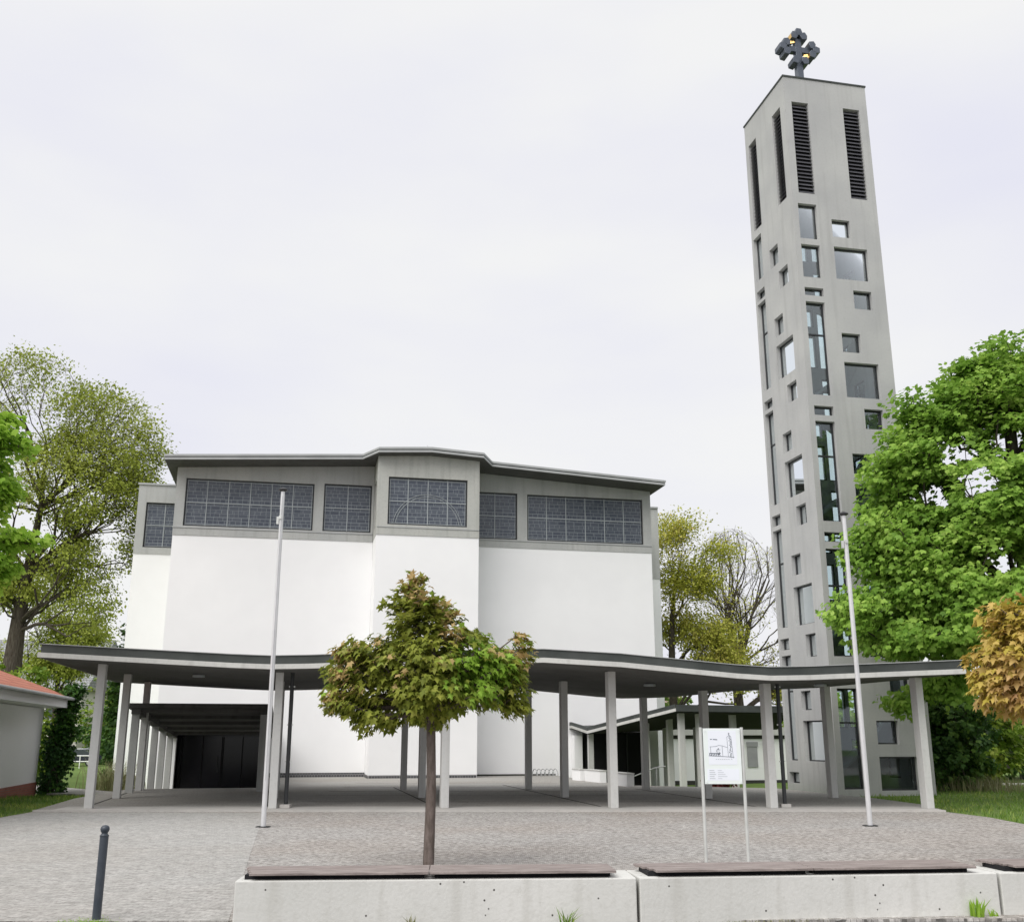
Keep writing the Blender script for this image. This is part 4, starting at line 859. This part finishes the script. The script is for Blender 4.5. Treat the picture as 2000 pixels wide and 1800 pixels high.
def blades(name, pts, h, wd, m, lean=.35, parent=None, hv=.5):
    n = len(pts); a = rng.uniform(0, 6.283, n); hh = h*(1+rng.uniform(-hv, hv, n)); le = rng.normal(0, lean, (n, 2))*hh[:, None]
    dx = np.stack([np.cos(a), np.sin(a), 0*a], 1)*wd/2; top = pts+np.stack([le[:, 0], le[:, 1], hh], 1); mid = pts+np.stack([le[:, 0]*.3, le[:, 1]*.3, hh*.55], 1)
    V = np.stack([pts-dx, pts+dx, mid+dx*.8, top, mid-dx*.8], 1).reshape(-1, 3)
    F = (np.array([(0, 1, 2), (0, 2, 4), (4, 2, 3)])[None]+(np.arange(n)*5)[:, None, None]).reshape(-1, 3)
    return npmesh(name, V, F, m, parent)
def tuft(name, label, x, y, z, n, h, r, m, wd=.012, lean=.35, cat='plant', group=None):
    o = empty(name, (x, y, z), 0, label, cat, group); p = np.stack([rng.normal(0, r*.5, n), rng.normal(0, r*.35, n), np.zeros(n)], 1)
    blades('foliage', p, h, wd, m, lean, o); return o
x, y, _ = W(-6.6, 45.5)
tuft('ornamental_grass', 'clump of long pale grass blades at the foot of the left church wing', x, y, gz(x, y), 420, 1.15, .9, GREEN['straw'], .04, .35)
tuft('ornamental_grass', 'dry straw coloured grasses below the dark bush right of the tower', 16.6, 37.8, gz(16.6, 37.8), 500, .42, 2.0, GREEN['straw'], .03, .3)
tuft('weed', 'small green weed growing at the foot of the leftmost bench', .53, 10.70, -.06, 24, .13, .07, GREEN['grass'], .016, .35, 'weed', 'weeds at the foot of the bench walls')
tuft('weed', 'taller leafy weed growing at the foot of the middle bench, near its right end', 4.68, 11.15, -.06, 26, .16, .06, GREEN['near'], .03, .2, 'weed', 'weeds at the foot of the bench walls')
tuft('weed', 'tiny weed beside the taller leafy one, in the gap between two benches', 4.86, 11.19, -.06, 22, .07, .06, GREEN['near'], .02, .3, 'weed', 'weeds at the foot of the bench walls')
tuft('weed', 'dry little weed at the left end of the leftmost bench', -1.0, 10.65, -.06, 20, .09, .07, GREEN['straw'], .012, .4, 'weed', 'weeds at the foot of the bench walls')
tuft('moss_tuft', 'yellow green moss and grass around the foot of the bollard', -4.15, 10.83, -.055, 420, .03, .32, GREEN['near'], .012, .5, 'moss')
# grass on the two lawns (uncountable)
def lawn_blades():
    P = []
    n = 46000
    x = np.concatenate([rng.uniform(-24, -11.3, n//2), rng.uniform(10.6, 26, n//2)]); y = np.concatenate([24+rng.power(.8, n//2)*22, 21+rng.power(.8, n//2)*26])
    for a, b in zip(x, y):
        u, v = a*CA+b*SA, -a*SA+b*CA
        if a < 0:
            if b < 24.3+(abs(a)-11.5)*-1.1 + 0 and a < -11.5 and b < 26: continue
            if a > -11.75-.13*(b-25) : continue
            if u < -8.6 and v < 42: continue
            if -8.2 < u < -5.66 and v > 53.9: continue
        else:
            if a < 10.95+max(0, 23-b)*2.3: continue
            if 17.0 < u < 20.8 and 31.1 < v < 35: continue
        P.append((a, b, gz(a, b)))
    tag(blades('lawn_grass', np.array(P), .09, .022, GREEN['grass'], .5), 'short lawn grass with paler tips beside the paving', 'grass', kind='stuff')
lawn_blades()
def joint_moss():
    n = 2600; x = np.concatenate([rng.normal(-3.0, .35, n//3), rng.uniform(-9, -2.7, n//3), rng.uniform(-2.7, 8.5, n//3)])
    y = np.concatenate([10.9+rng.uniform(0, 2.2, n//3), 10.48+rng.normal(0, .05, n//3), np.interp(x[-(n//3):], [-2.7, 1.24, 8.7], [10.6, 10.84, 11.62])-.02-np.abs(rng.normal(0, .02, n//3))])
    keep_ = (rng.random(len(x)) < .55+.45*np.sin(x*3.1))
    P = np.stack([x, y, np.where(y < 10.44+.009*x+.35*0, -.06, -.05)], 1)[keep_]
    tag(blades('joint_moss', P, .016, .010, GREEN['straw'], .5), 'thin moss and grass in the joints at the plaza edge', 'moss', kind='stuff')
joint_moss()
# distant wood closing the horizon
def wood():
    n = 26000; x = rng.uniform(-95, 95, n); y = 120+rng.normal(0, 4, n)+np.abs(x)*.1; h = 4.5+1.6*np.sin(x*.21)+1.2*np.sin(x*.53+1)
    z = rng.uniform(0, 1, n)**.8*h-.8; P = np.stack([x, y, z], 1); od = np.tile(np.array([0, -1., .3]), (n, 1))
    tag(leaves('distant_wood', P, od, .95, GREEN['bushy'], None, LEAF_BROAD, .3), 'low green wood far behind the church grounds', 'wood', kind='stuff')
wood()

# ---------------------------------------------------------------- small house on the left
HO = (-9.5, 34, 0)
ho = empty('small_house', W(*HO), A, 'low white house with red tiled hip roof and red brick plinth at the left edge', 'house')
m = MB(); m.box(-15, -8.7, 20, 41, -.2, 2.72); m.build('wall', M['white'], ho, HO)
m = MB(); m.box(-15.03, -8.67, 19.97, 41.03, -.5, .17); m.build('plinth', M['redbrick'], ho, HO)
m = MB(); m.box(-15.8, -7.9, 19.2, 39.9+1.9, 2.74, 3.06); m.build('fascia', M['white'], ho, HO)
m = MB(); e0 = (-15.95, -7.78, 19.05, 41.95); rz = 3.07
rd = [(-11.9, 23.2, 4.75), (-11.9, 37.8, 4.75)]
m.v = [(e0[0], e0[2], rz), (e0[1], e0[2], rz), (e0[1], e0[3], rz), (e0[0], e0[3], rz), rd[0], rd[1]]; m.f = [(0, 1, 4), (1, 2, 5, 4), (2, 3, 5), (3, 0, 4, 5), (3, 2, 1, 0)]
m.build('roof', M['redtile'], ho, HO)
m = MB(); m.tube([(-7.74, 19.1, 3.05), (-7.74, 41.9, 3.05)], .06, 8); m.build('gutter', M['zinc'], ho, HO)

# ---------------------------------------------------------------- parish hall and its folded porch on the right
PH = (24, 58, -.75)
ph = empty('parish_hall', W(*PH), A, 'long low white hall with grey fascia behind the canopy, left of the tower', 'hall')
ux, vx = UV(8.2, 60)
U0h, U1h, V0h = ux-.5, ux+10.2, 57.6
m = MB(); m.box(U0h, U1h, V0h, V0h+8, -1.0, 1.62); m.build('wall', M['white'], ph, PH)
m = MB(); m.box(U0h-.15, U1h+.15, V0h-.35, V0h+8.2, 1.83, 2.28); m.build('fascia', M['fascia'], ph, PH)
m = MB(); m.box(U0h, U1h, V0h-.05, V0h+8, 1.622, 1.828); m.build('frieze', M['dark'], ph, PH)
m = MB(); m.box(U0h, U1h, V0h-.03, V0h-.003, -1.0, -.66); m.build('plinth', M['dark'], ph, PH)
uw, vw = UV(13.95, 60); m = MB(); m.box(uw, uw+.62, V0h-.06, V0h-.004, .05, 1.42); w_ = m.build('window', M['shutter'], ph, PH); m = MB(); m.box(uw-.04, uw+.66, V0h-.1, V0h-.062, 1.2, 1.45); m.build('shutter_box', M['shutter'], w_, PH)
m = MB(); uw, vw = UV(15.0, 60); m.box(uw, uw+.12, V0h-.2, V0h-.06, 1.15, 1.45); m.build('wall_lamp', M['black'], ph, PH)

# folded porch: plan in building axes, front edge and back edge
PO = (14, 46, -.75)
po = empty('side_porch', W(*PO), A, 'dark folded porch roof on pillars with black glazed foyer, right of the church', 'porch')
def pw_(px, d, z):      # measured bearing of a corner seen from the plaza, as building coordinates
    X = (px-1000)/2077*d; u, v = UV(X, d); return (u, v, z)
Fr = [pw_(1117, 49.7, 2.12), pw_(1147, 47.6, 1.87), pw_(1322, 42.5, 2.72), pw_(1541, 42.5, 2.66)]
Bk = [pw_(1113, 50.1, 2.12), pw_(1140, 50.25, 1.97), pw_(1322, 51.1, 2.1), pw_(1520, 51.6, 2.1)]
def ribbon(lo, hi, mt, name, ins=0, r0=(0, 3)):
    m = MB()
    for k in range(*r0):
        a, b, c, d = Fr[k], Fr[k+1], Bk[k+1], Bk[k]
        def q(p, dz): return (p[0], p[1]+ins, p[2]+dz)
        m.quad(q(a, lo), q(d, lo), q(c, lo), q(b, lo)); m.quad(q(a, hi), q(b, hi), q(c, hi), q(d, hi)); m.quad(q(a, lo), q(b, lo), q(b, hi), q(a, hi)); m.quad(q(d, lo), q(d, hi), q(c, hi), q(c, lo))
    for a, d in ((Fr[r0[0]], Bk[r0[0]]), (Fr[r0[1]], Bk[r0[1]])): m.quad((*a[:2], a[2]+lo), (*d[:2], d[2]+lo), (*d[:2], d[2]+hi), (*a[:2], a[2]+hi))
    m.build(name, mt, po, PO)
ribbon(0, .12, M['fascia'], 'edge_slab', r0=(0, 2)); ribbon(.121, .28, M['flash'], 'roof_covering', .05, (0, 2)); ribbon(-.002, .26, M['flash'], 'roof_covering', .0, (2, 3)); ribbon(-.03, -.003, M['dceil'], 'ceiling', .08, (0, 3))
def pcol(px, d, top, w0=.115, z0=-.8):
    u, v, _ = pw_(px, d, 0); m = MB(); m.box(u-w0, u+w0, v-w0, v+w0, z0, top); m.build('column', M['column'], po, PO)
for px, d, top in ((1153, 48.3, 1.9), (1262, 46.0, 2.3), (1308, 45.5, 2.5), (1331, 43.2, 2.68), (1366, 43.4, 2.68), (1432, 43.6, 2.66), (1300, 49.5, 2.3), (1360, 50, 2.3)): pcol(px, d, top)
# glazed foyer behind it
u0 = pw_(1139, 50.2, 0)[0]; u1 = pw_(1264, 50.8, 0)[0]
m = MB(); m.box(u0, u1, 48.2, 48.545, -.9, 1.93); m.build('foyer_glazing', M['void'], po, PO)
for q in range(4): uq = u0+.1+(u1-u0-.2)*q/3; m = MB(); m.box(uq-.03, uq+.03, 48.15, 48.198, -.9, 1.92); m.build('mullion', M['frame'], po, PO)
u0 = pw_(1118, 50.0, 0)[0]
m = MB(); m.box(u0, u0+.38, 48.0, 48.545, -.9, 1.8); m.build('side_wall', M['white'], po, PO)
# parapets of the steps down, and a handrail
for i, (xa, ya, xb, yb2, h, lab) in enumerate(((2.5, 44.6, 2.78, 43.9, .42, 'farthest of the three white parapet blocks beside the porch'), (2.95, 43.6, 3.42, 41.9, .43, 'middle white parapet block beside the porch, behind a canopy pillar'), (3.72, 40.2, 4.12, 38.6, .43, 'nearest of the three white parapet blocks beside the porch'))):
    o = empty('parapet', ((xa+xb)/2, (ya+yb2)/2, 0), 0, lab, 'low wall', 'white parapets beside the steps'); cx, cy = (xa+xb)/2, (ya+yb2)/2
    d = Vector((xb-xa, yb2-ya)).normalized(); n_ = Vector((-d.y, d.x))*.0; m = MB(); e = Vector((d.y, -d.x))*-.16
    m.prism([(xa-cx, ya-cy), (xa-cx+.27, ya-cy+.05), (xb-cx+.27, yb2-cy+.05), (xb-cx, yb2-cy)], -.9, h); m.build('wall', M['white'], o, bevel=.01)
    m = MB(); m.prism([(xa-cx-.02, ya-cy), (xa-cx+.29, ya-cy+.05), (xb-cx+.29, yb2-cy+.03), (xb-cx-.02, yb2-cy-.02)], h+.002, h+.035); m.build('coping', M['fascia'], o)
hr = empty('handrail', (5, 41, 0), 0, 'thin sloping metal handrail beside the steps under the porch', 'handrail')
m = MB(); m.tube([(-.3, .5, .25), (.4, -.9, .62), (.75, -.9, .66)], .022, 8); m.tube([(-.3, .5, .25), (-.3, .5, -.9)], .018, 6); m.tube([(.4, -.9, .62), (.4, -.9, -.9)], .018, 6); m.build('rail', M['zinc'], hr)
# bicycle rack at the church wall
for k in range(6):
    u, v = 11.1+k*.19, 47.6; x, y, _ = W(u, v); m = MB(); pts = [(.0+.14*math.cos(t)*.5, -.25*math.cos(t), .32*math.sin(t)) for t in [math.pi*q/10 for q in range(11)]]
    m.tube(pts, .02, 6); o = m.build('bicycle_rack_loop', M['zinc']); o.location = (x, y, .0); o.rotation_euler = (0, 0, A)
    tag(o, 'small metal bicycle rack hoop on the floor by the right church wall', 'bicycle rack', 'bicycle rack hoops by the church wall')

# ---------------------------------------------------------------- far background left
ap = empty('apartment_house', (-47, 112, -.8), 0, 'apartment house with wide grey tiled roof far behind the oak', 'house')
m = MB(); m.box(-14, 1.2, 0, 12, 0, 7.6); m.build('wall', M['cream'], ap)
m = MB(); m.v = [(-15, -.8, 7.4), (2, -.8, 7.4), (2, 13, 7.4), (-15, 13, 7.4), (-15, 6, 13.2), (2, 6, 13.2)]; m.f = [(0, 1, 5, 4), (2, 3, 4, 5), (0, 4, 3), (1, 2, 5), (3, 2, 1, 0)]; m.build('roof', M['greytile'], ap)
for k in range(4):
    for z in (1.0, 4.3):
        m = MB(); m.box(-13+k*3.5, -11.7+k*3.5, -.06, -.004, z, z+1.6); w2 = m.build('window', M['white'], ap); m = MB(); m.box(-12.9+k*3.5, -11.8+k*3.5, -.09, -.062, z+.1, z+1.5); m.build('pane', M['carg'], w2)
for z in (3.4, 0.2):
    m = MB(); m.box(-2.0, 1.0, -1.3, -.1, z, z+.15); bc = m.build('balcony', M['white'], ap); m = MB(); m.box(-2.0, 1.0, -1.35, -1.3, z+.151, z+1.0); m.build('balcony_rail', M['white'], bc)
hb = empty('far_house', (14, 118, -.8), 0, 'far house with brown roof seen above the porch roof', 'house')
m = MB(); m.box(0, 5.2, 0, 8, 0, 4.7); m.build('wall', M['cream'], hb); m = MB(); m.v = [(-.4, -.5, 4.6), (5.6, -.5, 4.6), (5.6, 8.5, 4.6), (-.4, 8.5, 4.6), (-.4, 4, 7.4), (5.6, 4, 7.4)]; m.f = [(0, 1, 5, 4), (2, 3, 4, 5), (0, 4, 3), (1, 2, 5), (3, 2, 1, 0)]; m.build('roof', M['brown'], hb)

# parked car behind a white railing
cx_, cy_ = -38.6, 95
car = empty('parked_car', (cx_, cy_, -.75), R(2), 'dark parked car with pale roof line behind the white railing', 'car')
def loft(secs, m_, name, par):
    mb = MB(); n = len(secs[0])
    for s_ in secs: mb.v += s_
    for k in range(len(secs)-1):
        for j in range(n): l = (j+1) % n; mb.f.append((k*n+j, k*n+l, (k+1)*n+l, (k+1)*n+j))
    mb.f.append(tuple(range(n))[::-1]); mb.f.append(tuple((len(secs)-1)*n+j for j in range(n))); return mb.build(name, m_, par, smooth=False, bevel=.03)
sec = lambda y, prof_: [(x, y, z) for x, z in prof_]
body = [(-2.2, .3), (-2.25, .6), (-2.1, .82), (-1.1, .95), (1.5, .98), (2.1, .9), (2.2, .6), (2.15, .3)]
loft([sec(-.85, body), sec(.85, body)], M['carp'], 'body', car)
cab = [(-1.15, .951), (-.45, 1.42), (.7, 1.46), (1.55, .985)]
loft([sec(-.76, cab), sec(.76, cab)], M['carg'], 'windows', car)
rf = [(-.5, 1.42), (-.3, 1.5), (.6, 1.53), (.8, 1.45)]
loft([sec(-.74, rf), sec(.74, rf)], M['carr'], 'roof', car)
for x in (-1.35, 1.35):
    for y in (-.8, .8):
        mb = MB(); mb.tube([(x, y-.1, .32), (x, y+.1, .32)], .32, 18); wh = mb.build('wheel', M['tyre'], car); mb = MB(); mb.tube([(x, y-.115, .32), (x, y+.115, .32)], .2, 12); mb.build('rim', M['zinc'], wh)
rl = empty('railing', (-37.5, 88, -.75), R(3), 'white tubular railing in front of the parked car', 'railing')
for z in (.55, 1.0): m = MB(); m.tube([(-4, 0, z), (3.4, 0, z)], .04, 8); m.build('rail', M['white'], rl)
for k in range(6): m = MB(); m.tube([(-4+k*1.48, 0, 0), (-4+k*1.48, 0, 1.0)], .04, 8); m.build('post', M['white'], rl)
sheet('path_left', [(-16.5, 38.2), (-13.0, 36.6), (-12.6, 37.3), (-22, 47), (-24, 46)], -.2, .06, M['slab']); bpy.data.objects['path_left'].name = 'footpath'

# ---------------------------------------------------------------- far right: park bench, bin, lamp post
pb = empty('park_bench', (30.3, 66, gz(30, 66)), R(-5), 'dark park bench on the far side of the right lawn', 'bench')
m = MB(); m.box(-1.2, 1.2, -.2, .25, .42, .47); m.build('seat', M['plank'], pb); m = MB(); m.box(-1.2, 1.2, .25, .3, .55, .95); m.build('backrest', M['plank'], pb)
for x in (-1, 1): m = MB(); m.box(x-.04, x+.04, -.2, .3, 0, .418); m.build('leg', M['black'], pb)
bn = empty('litter_bin', (32.2, 66, gz(32, 66)), 0, 'pale litter bin beside the far park bench', 'litter bin')
m = MB(); m.lathe([(.2, .55), (.26, .6), (.27, 1.25), (.22, 1.28)], (0, 0, 0), 16); m.build('bin', M['panel'], bn); m = MB(); m.tube([(0, 0, 0), (0, 0, .6)], .04, 8); m.build('post', M['zinc'], bn)
lp = empty('thin_post', (33.3, 66, gz(33, 66)), 0, 'thin pale post right of the litter bin on the far lawn', 'post')
m = MB(); m.tube([(0, 0, 0), (0, 0, 3.0)], .06, 8); m.build('pole', M['pole'], lp); m = MB(); m.lathe([(.06, 3.0), (.08, 3.02), (.02, 3.08)], (0, 0, 0), 8); m.build('cap', M['zinc'], lp)
sheet('park_path', [(24, 57), (60, 60), (60, 61.2), (24, 58)], -.68, .1, M['edge'])
lg = empty('log', (14.2, 27.6, gz(14, 27.6)), R(-12), 'short dark log lying on the right lawn', 'log')
m = MB(); m.tube([(-.75, 0, .05), (.2, .02, .055), (.8, 0, .04)], [.05, .055, .04], 8); m.build('log_wood', M['bark'], lg)
